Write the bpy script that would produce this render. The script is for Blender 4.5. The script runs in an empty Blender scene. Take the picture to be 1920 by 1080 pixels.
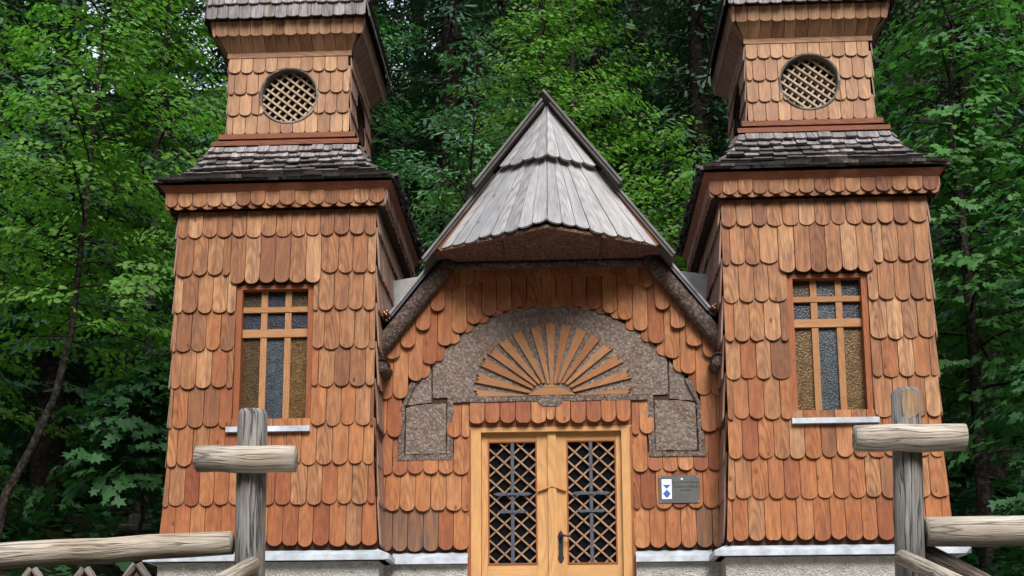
import bpy, math, random
import numpy as np
from mathutils import Vector, Matrix

random.seed(7)
R = math.radians
scene = bpy.context.scene
col = scene.collection

# ------------------------------------------------------------------ camera
CAM = dict(loc=(0.12605, -11.5, -0.7327), tilt=0.14805, yaw=0.0433, roll=0.00572, f=2300.0, ppy=968.1)
cam_data = bpy.data.cameras.new("camera")
cam = bpy.data.objects.new("camera", cam_data)
col.objects.link(cam)
cam_data.sensor_width = 36.0
cam_data.lens = 36.0 * CAM['f'] / 1920.0
cam_data.shift_y = (CAM['ppy'] - 540.0) / 1920.0
cam_data.clip_end = 2000.0
cam_data.clip_start = 0.05
cam.matrix_world = (Matrix.Translation(CAM['loc']) @ Matrix.Rotation(CAM['yaw'], 4, 'Z')
                    @ Matrix.Rotation(math.pi / 2 + CAM['tilt'], 4, 'X') @ Matrix.Rotation(-CAM['roll'], 4, 'Z'))
scene.camera = cam

# ------------------------------------------------------------------ sky, sun, exposure (bright overcast)
SUN_EL, SUN_AZ = R(47), R(14)          # in front of the chapel, a little to the right
world = bpy.data.worlds.new("World")
scene.world = world
world.use_nodes = True
wn, wl = world.node_tree.nodes, world.node_tree.links
wn.clear()
w_out = wn.new('ShaderNodeOutputWorld')
w_bg = wn.new('ShaderNodeBackground')
w_sky = wn.new('ShaderNodeTexSky')
w_sky.sky_type = 'NISHITA'
w_sky.sun_disc = False
w_sky.sun_elevation = SUN_EL
w_sky.sun_rotation = math.pi - SUN_AZ
w_sky.altitude = 1100
w_sky.dust_density = 4.0
w_hs = wn.new('ShaderNodeHueSaturation')
w_hs.inputs['Saturation'].default_value = 0.4
w_bg.inputs['Strength'].default_value = 0.15
wl.new(w_sky.outputs[0], w_hs.inputs['Color'])
wl.new(w_hs.outputs[0], w_bg.inputs['Color'])
wl.new(w_bg.outputs[0], w_out.inputs[0])

sun_data = bpy.data.lights.new("sun", 'SUN')
sun_data.energy = 1.5
sun_data.angle = R(24)
sun_data.color = (1.0, 0.96, 0.9)
sun = bpy.data.objects.new("sun", sun_data)
col.objects.link(sun)
sun_dir = Vector((math.sin(SUN_AZ) * math.cos(SUN_EL), -math.cos(SUN_AZ) * math.cos(SUN_EL), math.sin(SUN_EL)))
sun.rotation_euler = sun_dir.to_track_quat('Z', 'Y').to_euler()
sun.location = (0, -20, 30)

scene.render.engine = 'CYCLES'
scene.cycles.max_bounces = 6
scene.cycles.diffuse_bounces = 4
scene.cycles.glossy_bounces = 2
scene.cycles.transmission_bounces = 3
scene.view_settings.view_transform = 'Standard'
scene.view_settings.look = 'None'
scene.view_settings.exposure = 1.43
scene.view_settings.gamma = 1.0

# ------------------------------------------------------------------ materials
def new_mat(name):
    m = bpy.data.materials.new(name)
    m.use_nodes = True
    nt = m.node_tree
    nt.nodes.clear()
    out = nt.nodes.new('ShaderNodeOutputMaterial')
    return m, nt, out

class NT:
    """small node-graph writer"""
    def __init__(s, nt): s.nt = nt
    def n(s, kind, **kw):
        nd = s.nt.nodes.new(kind)
        for k, v in kw.items(): setattr(nd, k, v)
        return nd
    def link(s, a, b): s.nt.links.new(a, b)
    def setin(s, nd, i, v):
        if isinstance(v, bpy.types.NodeSocket): s.link(v, nd.inputs[i])
        elif v is not None: nd.inputs[i].default_value = v
    def math(s, op, a, b=None, c=None, clamp=False):
        nd = s.n('ShaderNodeMath', operation=op, use_clamp=clamp)
        s.setin(nd, 0, a)
        if b is not None: s.setin(nd, 1, b)
        if c is not None: s.setin(nd, 2, c)
        return nd.outputs[0]
    def mix(s, f, a, b, mode='MIX'):
        nd = s.n('ShaderNodeMix', data_type='RGBA', blend_type=mode)
        s.setin(nd, 0, f); s.setin(nd, 6, a); s.setin(nd, 7, b)
        return nd.outputs[2]
    def ramp(s, f, stops, interp='LINEAR'):
        nd = s.n('ShaderNodeValToRGB')
        nd.color_ramp.interpolation = interp
        e = nd.color_ramp.elements
        while len(e) < len(stops): e.new(0.5)
        for k, (p, c) in enumerate(stops):
            e[k].position = p
            e[k].color = (c[0], c[1], c[2], 1) if not isinstance(c, (int, float)) else (c, c, c, 1)
        s.link(f, nd.inputs[0])
        return nd.outputs[0]
    def noise(s, vec, scale=5, detail=4, rough=.55, dist=0.0):
        nd = s.n('ShaderNodeTexNoise')
        s.link(vec, nd.inputs['Vector'])
        nd.inputs['Scale'].default_value = scale
        nd.inputs['Detail'].default_value = detail
        nd.inputs['Roughness'].default_value = rough
        nd.inputs['Distortion'].default_value = dist
        return nd.outputs[0]
    def voronoi(s, vec, scale=5, feature='F1', out=0):
        nd = s.n('ShaderNodeTexVoronoi', feature=feature)
        s.link(vec, nd.inputs['Vector'])
        nd.inputs['Scale'].default_value = scale
        return nd.outputs[out]
    def vec(s, x, y, z):
        nd = s.n('ShaderNodeCombineXYZ')
        s.setin(nd, 0, x); s.setin(nd, 1, y); s.setin(nd, 2, z)
        return nd.outputs[0]
    def bump(s, h, strength=.4, dist=.01):
        nd = s.n('ShaderNodeBump')
        nd.inputs['Strength'].default_value = strength
        nd.inputs['Distance'].default_value = dist
        s.link(h, nd.inputs['Height'])
        return nd.outputs[0]
    def rnd(s):
        """a random number for each object and for each loose piece of a joined mesh"""
        oi = s.n('ShaderNodeObjectInfo'); ge = s.n('ShaderNodeNewGeometry')
        return s.math('FRACT', s.math('ADD', oi.outputs['Random'], ge.outputs['Random Per Island']))
    def uv(s):
        u = s.n('ShaderNodeUVMap')
        sp = s.n('ShaderNodeSeparateXYZ')
        s.link(u.outputs[0], sp.inputs[0])
        return sp.outputs[0], sp.outputs[1]
    def pos(s):
        return s.n('ShaderNodeNewGeometry').outputs['Position']
    def bsdf(s, out, color, rough=.7, normal=None, metallic=0.0, spec=.3):
        b = s.n('ShaderNodeBsdfPrincipled')
        s.setin(b, 'Base Color', color)
        s.setin(b, 'Roughness', rough)
        b.inputs['Metallic'].default_value = metallic
        b.inputs['Specular IOR Level'].default_value = spec
        if normal is not None: s.link(normal, b.inputs['Normal'])
        s.link(b.outputs[0], out.inputs[0])
        return b

def wood_mat(name, tones, grain=0.55, contrast=0.35, knots=0.5, weather=None, weather_amt=0.0, rough=.62, ring=9.0, bump=.35):
    """wood with grain along UV v; one tone picked for each piece"""
    m, nt, out = new_mat(name)
    g = NT(nt)
    u, v = g.uv()
    r = g.rnd()
    r2 = g.math('FRACT', g.math('MULTIPLY', r, 37.7))
    r3 = g.math('FRACT', g.math('MULTIPLY', r, 91.3))
    base = g.ramp(r, [(i / (len(tones) - 1), t) for i, t in enumerate(tones)])
    off = g.math('MULTIPLY', r2, 40.0)
    # cathedral grain: rings of a slightly tilted trunk cut by the board
    cu = g.math('ADD', u, g.math('MULTIPLY', g.math('SUBTRACT', r3, .5), .1))
    warp = g.noise(g.vec(g.math('MULTIPLY', u, 9.0), g.math('MULTIPLY', v, 2.2), off), 1.0, 3, .5)
    rad = g.math('SQRT', g.math('ADD', g.math('MULTIPLY', cu, cu), g.math('MULTIPLY', g.math('POWER', g.math('ABSOLUTE', g.math('ADD', g.math('MULTIPLY', v, .16), g.math('MULTIPLY', r2, .08))), 2.0), 1.0)))
    ph = g.math('ADD', g.math('MULTIPLY', rad, 260.0 * ring / 9.0), g.math('MULTIPLY', warp, 7.0))
    rings = g.math('MULTIPLY_ADD', g.math('SINE', ph), .5, .5)
    rings = g.math('POWER', rings, 1.8)
    fine = g.noise(g.vec(g.math('MULTIPLY', u, 150.0), g.math('MULTIPLY', v, 5.0), off), 1.0, 4, .65)
    fine = g.ramp(fine, [(.33, 0.0), (.67, 1.0)])
    blot = g.noise(g.vec(g.math('MULTIPLY', u, 12.0), g.math('MULTIPLY', v, 4.0), off), 1.0, 3, .6)
    gr = g.math('ADD', g.math('MULTIPLY', rings, g.math('MULTIPLY_ADD', g.math('POWER', r3, 2.0), .5, .06)), g.math('MULTIPLY', fine, .6))
    dark = g.mix(1.0, base, (.36, .28, .24, 1), 'MULTIPLY')
    c = g.mix(g.math('MULTIPLY', gr, grain), base, dark)
    bl = g.ramp(blot, [(.3, .55), (.65, 1.1)])
    c = g.mix(contrast, c, g.mix(1.0, c, bl, 'MULTIPLY'))
    if knots:
        kd = g.voronoi(g.vec(g.math('MULTIPLY', u, 5.0), g.math('MULTIPLY', v, 2.6), off), 1.3)
        kn = g.ramp(kd, [(.05, 1.0), (.11, 0.0)])
        c = g.mix(g.math('MULTIPLY', kn, knots), c, g.mix(1.0, c, (.3, .2, .17, 1), 'MULTIPLY'))
    if weather is not None:
        wz = g.noise(g.vec(g.math('MULTIPLY', u, 25.0), g.math('MULTIPLY', v, 2.5), g.math('ADD', off, 3.3)), 1.0, 4, .6)
        wf = g.ramp(wz, [(.42, 0.0), (.7, 1.0)])
        c = g.mix(g.math('MULTIPLY', wf, weather_amt), c, weather)
    nrm = g.bump(gr, bump, .004)
    g.bsdf(out, c, g.math('MULTIPLY_ADD', fine, .25, rough - .1), nrm, spec=.25)
    return m

M = {}
M['shingle'] = wood_mat('larch_shingle', [(.22, .088, .041), (.39, .175, .074), (.46, .222, .098), (.32, .132, .055), (.55, .298, .145), (.37, .158, .066), (.48, .238, .106), (.27, .11, .049), (.60, .345, .175), (.42, .19, .082), (.25, .095, .044), (.56, .30, .14)],
                        weather=(.11, .046, .028, 1), weather_amt=.75, grain=.9, contrast=.6, knots=.9)
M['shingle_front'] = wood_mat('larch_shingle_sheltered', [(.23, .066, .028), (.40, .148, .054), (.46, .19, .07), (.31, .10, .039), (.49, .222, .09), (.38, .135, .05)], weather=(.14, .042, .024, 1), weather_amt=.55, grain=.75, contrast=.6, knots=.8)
M['shingle_pale'] = wood_mat('larch_shingle_bleached', [(.33, .175, .09), (.50, .285, .148), (.58, .35, .19), (.38, .20, .112), (.60, .355, .185)], weather=(.20, .11, .085, 1), weather_amt=.6, grain=.65, contrast=.55)
M['side_shingle'] = wood_mat('larch_shingle_weathered', [(.22, .105, .07), (.33, .17, .105), (.30, .19, .14), (.38, .18, .10)], weather=(.24, .22, .22, 1), weather_amt=.6)
M['shingle_stained'] = wood_mat('larch_shingle_damp', [(.20, .095, .05), (.30, .14, .065), (.15, .075, .045)], weather=(.07, .055, .05, 1), weather_amt=.9, grain=.5)
M['backing'] = wood_mat('dark_board', [(.05, .025, .014), (.07, .032, .018)], knots=0)
M['brown_board'] = wood_mat('brown_board', [(.22, .078, .038), (.27, .10, .048), (.20, .068, .034)], knots=.3)
M['red_frame'] = wood_mat('stained_frame', [(.27, .085, .032), (.32, .11, .042)], knots=.2)
M['honey'] = wood_mat('honey_spruce', [(.54, .29, .11), (.60, .34, .14), (.50, .26, .095)], grain=.45, contrast=.3, knots=.6, ring=6, weather=(.35, .17, .07, 1), weather_amt=.3)
M['muntin'] = wood_mat('pale_muntin', [(.36, .175, .072), (.42, .215, .092)], grain=.5, knots=.2)
M['lath'] = wood_mat('pale_lath', [(.31, .185, .105), (.36, .225, .135), (.26, .15, .085)], grain=.4, knots=0)
M['lath_pale'] = wood_mat('weathered_lath', [(.46, .33, .21), (.52, .39, .26), (.42, .29, .18)], grain=.5, knots=0)
M['ray'] = wood_mat('ray_wood', [(.33, .155, .06), (.38, .19, .078), (.30, .12, .046), (.36, .18, .08)], grain=.4, knots=.3)
M['split_wood'] = wood_mat('split_wood', [(.34, .22, .11), (.40, .27, .14), (.27, .165, .08)], grain=.7, contrast=.6, weather=(.15, .07, .03, 1), weather_amt=.7)
M['grey_board'] = wood_mat('silvered_board', [(.30, .31, .335), (.42, .43, .45), (.48, .48, .485), (.36, .37, .395), (.52, .52, .52)], grain=.75, contrast=.6, knots=.7, weather=(.22, .21, .21, 1), weather_amt=.35, rough=.75)
M['roof_shingle'] = wood_mat('weathered_roof_shingle', [(.22, .21, .215), (.36, .34, .35), (.42, .39, .39), (.28, .25, .245), (.38, .33, .30)], grain=.75, contrast=.7, knots=.2, weather=(.05, .047, .046, 1), weather_amt=.8, rough=.8)
M['rake_edge'] = wood_mat('rake_edge_board', [(.19, .185, .19), (.23, .225, .23)], grain=.7, contrast=.6, knots=0, weather=(.08, .075, .07, 1), weather_amt=.6, rough=.8)
M['old_roof'] = wood_mat('dark_roof_shingle', [(.075, .07, .07), (.13, .122, .122), (.09, .08, .075), (.17, .16, .158)], grain=.7, contrast=.7, knots=0, weather=(.05, .048, .04, 1), weather_amt=.7, rough=.85)  # darker grey shingle tones, mostly for the lower courses
def log_mat(name, pale, mid, dark, crack=.75):
    """barked log gone silver: long fibres, drying cracks, brown underside stains"""
    m, nt, out = new_mat(name)
    g = NT(nt)
    u, v = g.uv()
    oi = g.n('ShaderNodeObjectInfo').outputs['Random']
    off = g.math('MULTIPLY', oi, 30.0)
    wob = g.noise(g.vec(g.math('MULTIPLY', u, 3.0), g.math('MULTIPLY', v, 1.5), off), 1.0, 3, .5)
    uw = g.math('ADD', u, g.math('MULTIPLY', wob, .05))
    fib = g.noise(g.vec(g.math('MULTIPLY', uw, 90.0), g.math('MULTIPLY', v, 3.0), off), 1.0, 5, .7)
    cr = g.noise(g.vec(g.math('MULTIPLY', uw, 22.0), g.math('MULTIPLY', v, .9), g.math('ADD', off, 7.0)), 1.0, 3, .55)
    line = g.ramp(g.math('ABSOLUTE', g.math('SUBTRACT', cr, .5)), [(.0, 1.0), (.03, 0.0)])
    patch = g.noise(g.vec(g.math('MULTIPLY', u, 7.0), g.math('MULTIPLY', v, 1.6), g.math('ADD', off, 2.0)), 1.0, 4, .6)
    c = g.ramp(fib, [(.28, dark), (.5, mid), (.68, pale)])
    c = g.mix(g.ramp(patch, [(.42, 0.0), (.66, .55)]), c, g.mix(1.0, c, (.62, .48, .36, 1), 'MULTIPLY'))
    c = g.mix(g.math('MULTIPLY', line, crack), c, (dark[0] * .35, dark[1] * .33, dark[2] * .3, 1))
    h = g.math('SUBTRACT', fib, g.math('MULTIPLY', line, 1.2))
    g.bsdf(out, c, .85, g.bump(h, .8, .008), spec=.15)
    return m
M['log'] = log_mat('silvered_log', (.54, .50, .435), (.41, .37, .31), (.24, .20, .16))
M['post'] = log_mat('grey_post', (.30, .295, .285), (.20, .195, .185), (.09, .085, .08), .95)
M['old_log'] = log_mat('old_brace', (.26, .235, .21), (.17, .15, .13), (.08, .068, .058))

def bark_mat(name, c1, c2, c3, scale=1.0, bump=1.0):
    """flaky bark: small pale plates over dark gaps, rusty patches"""
    m, nt, out = new_mat(name)
    g = NT(nt)
    p = g.pos()
    mp = g.n('ShaderNodeMapping')
    mp.inputs['Scale'].default_value = (1.0, 1.0, .75)
    g.link(p, mp.inputs[0])
    nz = g.n('ShaderNodeTexNoise'); g.link(mp.outputs[0], nz.inputs['Vector']); nz.inputs['Scale'].default_value = 25 * scale
    mixv = g.n('ShaderNodeMix', data_type='VECTOR')
    mixv.inputs[0].default_value = .03
    g.link(mp.outputs[0], mixv.inputs[4]); g.link(nz.outputs[1], mixv.inputs[5])
    v1 = g.voronoi(mixv.outputs[1], 34 * scale)
    vc = g.voronoi(mixv.outputs[1], 34 * scale, out=1)
    v2 = g.noise(mp.outputs[0], 120 * scale, 3, .7)
    cell = g.n('ShaderNodeSeparateColor'); g.link(vc, cell.inputs[0])
    h = g.math('SUBTRACT', g.math('ADD', g.math('MULTIPLY', cell.outputs[0], .45), g.math('MULTIPLY', v2, .7)), g.math('MULTIPLY', v1, .75))
    big = g.noise(p, 4.5 * scale, 4, .65)
    c = g.ramp(h, [(.0, c3), (.3, c1), (.62, c2)])
    c = g.mix(g.ramp(big, [(.45, 0.0), (.68, .6)]), c, g.mix(1.0, c, (.85, .62, .5, 1), 'MULTIPLY'))
    g.bsdf(out, c, .9, g.bump(h, bump, .025), spec=.15)
    return m
M['bark'] = bark_mat('spruce_bark', (.265, .216, .186), (.325, .275, .244), (.185, .146, .125), scale=1.2, bump=.9)
M['bark_strip'] = bark_mat('bark_border', (.21, .168, .145), (.28, .232, .205), (.13, .10, .085), scale=1.2, bump=.9)
M['bark_brown'] = bark_mat('spruce_bark_brown', (.17, .10, .072), (.23, .145, .105), (.08, .045, .032), scale=1.6, bump=.6)
M['bark_log'] = bark_mat('bark_on_log', (.15, .112, .095), (.22, .172, .148), (.085, .062, .052), scale=1.2)
M['trunk'] = bark_mat('tree_bark', (.045, .039, .033), (.075, .067, .058), (.016, .013, .011), scale=.6)
M['spruce_trunk'] = bark_mat('spruce_trunk_bark', (.026, .02, .016), (.04, .032, .027), (.01, .008, .006), scale=.5)

def plain(name, color, rough=.6, metallic=0.0, var=.15, scale=20, bump=0.0, spec=.4, bscale=60):
    m, nt, out = new_mat(name)
    g = NT(nt)
    p = g.pos()
    n1 = g.noise(p, scale, 4, .6)
    c = g.mix(1.0, (*color, 1), g.ramp(n1, [(.3, 1 - var), (.7, 1 + var)]), 'MULTIPLY')
    nrm = g.bump(g.noise(p, bscale, 4, .6), bump, .01) if bump else None
    g.bsdf(out, c, rough, nrm, metallic, spec)
    return m
M['flashing'] = plain('zinc_flashing', (.42, .465, .51), .55, .2, .3, 7)
M['iron'] = plain('wrought_iron', (.06, .068, .088), .5, .2, .35, 40, .3)
M['handle_iron'] = plain('black_iron', (.018, .018, .022), .45, .3, .3, 60, .3)
M['dark_inside'] = plain('dark_interior', (.006, .006, .007), .9)
M['copper'] = plain('copper_rod', (.45, .2, .12), .35, .8, .3, 60)
M['dark_metal'] = plain('dark_gutter', (.07, .075, .085), .45, .5)
M['sheet'] = plain('grey_sheet', (.34, .345, .345), .7, 0, .25, 8, .1)
M['plaque'] = plain('plaque_metal', (.12, .122, .122), .4, .5, .12, 9)
M['plaque_white'] = plain('plaque_white', (.78, .8, .82), .5, 0, .03)
M['plaque_blue'] = plain('plaque_blue', (.02, .11, .36), .5, 0, .05)
M['plaque_text'] = plain('plaque_text', (.03, .031, .033), .6, 0, .05)
M['screw'] = plain('screw', (.5, .5, .5), .35, .8, .05)

def roughcast():
    m, nt, out = new_mat('roughcast_plinth')
    g = NT(nt)
    p = g.pos()
    a = g.noise(p, 9, 5, .65)
    b = g.voronoi(p, 55)
    c = g.ramp(a, [(.3, (.38, .37, .34)), (.55, (.55, .54, .505)), (.75, (.63, .62, .58))])
    c = g.mix(.35, c, g.mix(1.0, c, g.ramp(b, [(.0, 1.1), (.6, .5)]), 'MULTIPLY'))
    h = g.math('ADD', g.noise(p, 45, 5, .7), g.math('MULTIPLY', b, .5))
    g.bsdf(out, c, .95, g.bump(h, 1.0, .03), spec=.1)
    return m
M['roughcast'] = roughcast()
M['paving'] = plain('pale_gravel_paving', (.33, .31, .28), .9, 0, .3, 14, .6)

def glass_mat(name, color, speck, scale=55, lo=.16, rough=.22):
    """figured cathedral glass: hammered surface, dark room behind"""
    m, nt, out = new_mat(name)
    g = NT(nt)
    p = g.pos()
    v = g.voronoi(p, scale)
    n2 = g.noise(p, 12, 3, .6)
    c = g.mix(g.ramp(v, [(lo, 1.0), (lo + .26, 0.0)]), (*color, 1), (*speck, 1))
    c = g.mix(1.0, c, g.ramp(n2, [(.3, .6), (.7, 1.35)]), 'MULTIPLY')
    b = g.bsdf(out, c, rough + .08, g.bump(v, .4, .006), spec=.32)
    return m
M['glass_amber'] = glass_mat('amber_figured_glass', (.085, .044, .010), (.24, .145, .035), 60, .10)
M['glass_brown'] = glass_mat('brown_figured_glass', (.05, .027, .009), (.12, .07, .024), 60, .08)
M['glass_blue'] = glass_mat('blue_figured_glass', (.018, .021, .031), (.055, .062, .08), 60, .06)
M['glass_clear'] = glass_mat('clear_figured_glass', (.032, .042, .05), (.13, .155, .17), 60, .06)
m, nt, out = new_mat('dark_window_glass')
g = NT(nt)
b_ = g.bsdf(out, (.006, .007, .009, 1), .12, None, spec=.12)
M['glass_dark'] = m

def leaf_mat(name, cols, trans=.35, rough=.5):
    m, nt, out = new_mat(name)
    g = NT(nt)
    ge = g.n('ShaderNodeNewGeometry')
    c = g.ramp(ge.outputs['Random Per Island'], [(i / (len(cols) - 1), c) for i, c in enumerate(cols)])
    big = g.noise(ge.outputs['Position'], .9, 3, .6)
    c = g.mix(1.0, c, g.ramp(big, [(.3, .7), (.7, 1.25)]), 'MULTIPLY')
    b = g.n('ShaderNodeBsdfPrincipled')
    g.link(c, b.inputs['Base Color'])
    b.inputs['Roughness'].default_value = rough
    b.inputs['Specular IOR Level'].default_value = .22
    t = g.n('ShaderNodeBsdfTranslucent')
    g.link(g.mix(1.0, c, (1.05, 1.35, .7, 1), 'MULTIPLY'), t.inputs[0])
    mx = g.n('ShaderNodeMixShader')
    mx.inputs[0].default_value = trans
    g.link(b.outputs[0], mx.inputs[1]); g.link(t.outputs[0], mx.inputs[2])
    g.link(mx.outputs[0], out.inputs[0])
    return m
M['beech'] = leaf_mat('beech_leaf', [(.075, .19, .03), (.115, .25, .04), (.09, .22, .034), (.15, .285, .048)], .48)
M['beech_yellow'] = leaf_mat('young_beech_leaf', [(.075, .18, .032), (.115, .24, .042), (.09, .21, .036), (.15, .27, .05)], .45)
M['ash'] = leaf_mat('grey_green_leaf', [(.06, .155, .07), (.095, .205, .10), (.075, .18, .072), (.125, .23, .13)], .35)
M['maple'] = leaf_mat('maple_leaf', [(.055, .16, .045), (.08, .205, .055), (.068, .18, .045), (.11, .235, .06)], .4)
M['maple_dark'] = leaf_mat('maple_leaf_deep', [(.036, .115, .045), (.055, .155, .055), (.046, .132, .045), (.066, .175, .06)], .4)
M['spruce'] = leaf_mat('spruce_needles', [(.024, .065, .034), (.036, .09, .046), (.03, .075, .038), (.048, .108, .056)], .2, .6)
M['under'] = leaf_mat('undergrowth_leaf', [(.025, .085, .035), (.04, .115, .045), (.033, .10, .038)], .3)

def ground_mat():
    m, nt, out = new_mat('forest_floor')
    g = NT(nt)
    p = g.pos()
    a = g.noise(p, .8, 5, .6)
    b = g.noise(p, 9, 5, .7)
    c = g.ramp(a, [(.35, (.018, .024, .009)), (.55, (.024, .019, .012)), (.7, (.034, .03, .019))])
    c = g.mix(.6, c, g.mix(1.0, c, g.ramp(b, [(.3, .4), (.7, 1.3)]), 'MULTIPLY'))
    g.bsdf(out, c, .95, g.bump(b, .8, .05), spec=.1)
    return m
M['ground'] = ground_mat()

# ------------------------------------------------------------------ mesh helpers
def build_mesh(name, verts, faces, mat, uvs=None, smooth=False):
    me = bpy.data.meshes.new(name)
    me.from_pydata([tuple(v) for v in verts], [], faces)
    if uvs is not None:
        lay = me.uv_layers.new(name='UVMap')
        idx = np.empty(len(me.loops), dtype=np.int32)
        me.loops.foreach_get('vertex_index', idx)
        arr = np.asarray(uvs, dtype=np.float32)[idx]
        lay.data.foreach_set('uv', arr.ravel())
    if smooth:
        me.polygons.foreach_set('use_smooth', [True] * len(me.polygons))
    me.materials.append(mat)
    me.update()
    return me

def link(name, me, parent=None, loc=None):
    o = bpy.data.objects.new(name, me)
    if loc is not None: o.location = loc
    if parent is not None: o.parent = parent
    col.objects.link(o)
    return o

class MB:
    def __init__(s): s.v = []; s.f = []; s.uv = []
    def add(s, geo):
        v, f, uv = geo
        k = len(s.v)
        s.v += [tuple(p) for p in v]; s.uv += list(uv)
        s.f += [tuple(i + k for i in q) for q in f]
        return s
    def obj(s, name, mat, parent=None, smooth=False, recentre=False, **props):
        v = s.v
        loc = None
        if recentre:
            a = np.array(v); c = (a.min(0) + a.max(0)) / 2
            v = (a - c).tolist(); loc = tuple(c)
        o = link(name, build_mesh(name, v, s.f, mat, s.uv, smooth), parent, loc)
        for k, val in props.items(): o[k] = val
        return o

def put(name, geo, mat, parent, smooth=False, recentre=True, **props):
    return MB().add(geo).obj(name, mat, parent, smooth, recentre, **props)

def empty(name, loc=(0, 0, 0), parent=None):
    o = bpy.data.objects.new(name, None)
    o.empty_display_size = .2
    o.location = loc
    if parent is not None: o.parent = parent
    col.objects.link(o)
    return o

def tag(o, label=None, category=None, group=None, kind=None):
    if label: o['label'] = label
    if category: o['category'] = category
    if group: o['group'] = group
    if kind: o['kind'] = kind
    return o

class Frame:
    """a wall plane: u across, v up, n outward"""
    def __init__(s, O, U, V, N):
        s.O, s.U, s.V, s.N = Vector(O), Vector(U), Vector(V), Vector(N)
    def p(s, u, v, n=0.0): return s.O + s.U * u + s.V * v + s.N * n

def fbox(F, u0, u1, v0, v1, n0, n1, grain='v', bevel=0.0):
    """box in a frame, outward faces; UV metres with v along the grain"""
    c = [(u0, v0), (u1, v0), (u1, v1), (u0, v1)]
    vs = [F.p(u, v, n1) for u, v in c] + [F.p(u, v, n0) for u, v in c]
    fs = [(0, 1, 2, 3), (7, 6, 5, 4), (4, 5, 1, 0), (5, 6, 2, 1), (6, 7, 3, 2), (7, 4, 0, 3)]
    um, vm = (u0 + u1) / 2, (v0 + v1) / 2
    uv = []
    for n in (n1, n0):
        for u, v in c:
            a, b = (u - um, v - vm) if grain == 'v' else (v - vm, u - um)
            uv.append((a + (n1 - n) , b))
    return vs, fs, uv

def strip(F, us, lo, hi, nb, t, clampL=None, clampR=None, back=False):
    """a flat piece given by its lower and upper outline at the stations us; nb(v) = how far its back stands off the wall"""
    k = len(us)
    pts = []
    for arr in (lo, hi):
        for u, v in zip(us, arr):
            uu = u
            if clampL is not None: uu = max(uu, clampL(v))
            if clampR is not None: uu = min(uu, clampR(v))
            pts.append((uu, v))
    um = (us[0] + us[-1]) / 2
    v0 = min(lo)
    vs = [F.p(u, v, nb(v) + t) for u, v in pts] + [F.p(u, v, nb(v)) for u, v in pts]
    uv = [(u - um, v - v0) for u, v in pts] * 2
    fs = []
    K = 2 * k
    for i in range(k - 1):
        fs.append((i, i + 1, k + i + 1, k + i))
        fs.append((K + i, K + i + 1, i + 1, i))
        fs.append((k + i, k + i + 1, K + k + i + 1, K + k + i))
        if back: fs.append((K + k + i, K + k + i + 1, K + i + 1, K + i))
    fs.append((K, 0, k, K + k))
    fs.append((k - 1, K + k - 1, K + 2 * k - 1, 2 * k - 1))
    return vs, fs, uv

ARC = np.array([-1, -.9, -.7, -.38, 0, .38, .7, .9, 1.0])
def shingle(F, u0, u1, vb, vt, arc=.060, t=.016, tilt=.031, base=.004, gap=.0028, clampL=None, clampR=None, rng=random, jit=.007, ext=.08, arcfrac=None):
    """one hanging shingle with a rounded lower end"""
    w = u1 - u0 - 2 * gap
    if w < .012: return None
    um = (u0 + u1) / 2 + rng.uniform(-.001, .001)
    vb = vb + rng.uniform(-jit, jit)
    a = min(arc * rng.uniform(.8, 1.12), .5 * w)
    chip = rng.uniform(.004, .012) if rng.random() < .12 else 0.0
    cu_ = rng.uniform(-.7, .7)
    us = um + ARC * w / 2
    lo = vb + a * (1 - np.sqrt(np.clip(1 - ARC ** 2, 0, 1))) + ARC * rng.uniform(-.005, .005)
    lo = lo + chip * np.exp(-((ARC - cu_) / .25) ** 2)
    hi = np.full(len(us), vt + ext)
    lo = np.minimum(lo, hi - .01)
    L = vt + ext - vb
    b0 = base + rng.uniform(0, .008)
    nb = lambda v: b0 + tilt * (1 - (v - vb) / L)
    return strip(F, list(us), list(lo), list(hi), nb, t, clampL, clampR)

def tube(path, radii, sides=12, cap=True, jitter=0.0, rng=random, flat=0.0):
    path = [Vector(p) for p in path]
    if isinstance(radii, (int, float)): radii = [radii] * len(path)
    vs, fs, uv = [], [], []
    ref = None
    L = 0.0
    ph = [rng.uniform(1 - jitter, 1 + jitter) for _ in range(sides)]
    for i, p in enumerate(path):
        d = (path[min(i + 1, len(path) - 1)] - path[max(i - 1, 0)]).normalized()
        if ref is None:
            ref = Vector((0, 0, 1)) if abs(d.z) < .8 else Vector((0, 1, 0))
        s = d.cross(ref).normalized()
        ref = s.cross(d).normalized()
        if i: L += (p - path[i - 1]).length
        for k in range(sides):
            a = 2 * math.pi * k / sides
            r = radii[i] * ph[k] * (1 + rng.uniform(-jitter, jitter) * .3)
            vs.append(p + s * (math.cos(a) * r) + ref * (math.sin(a) * r))
            uv.append((abs(k / sides - .5) * 2 * math.pi * radii[i], L))
    n = len(path)
    for i in range(n - 1):
        for k in range(sides):
            a, b = i * sides + k, i * sides + (k + 1) % sides
            fs.append((a, a + sides, b + sides, b))
    if cap:
        for i, rev in ((0, False), (n - 1, True)):
            c = len(vs)
            vs.append(path[i]); uv.append((0, 0))
            for k in range(sides):
                a, b = i * sides + k, i * sides + (k + 1) % sides
                fs.append((a, c, b) if rev else (a, b, c))
    return vs, fs, uv

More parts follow.
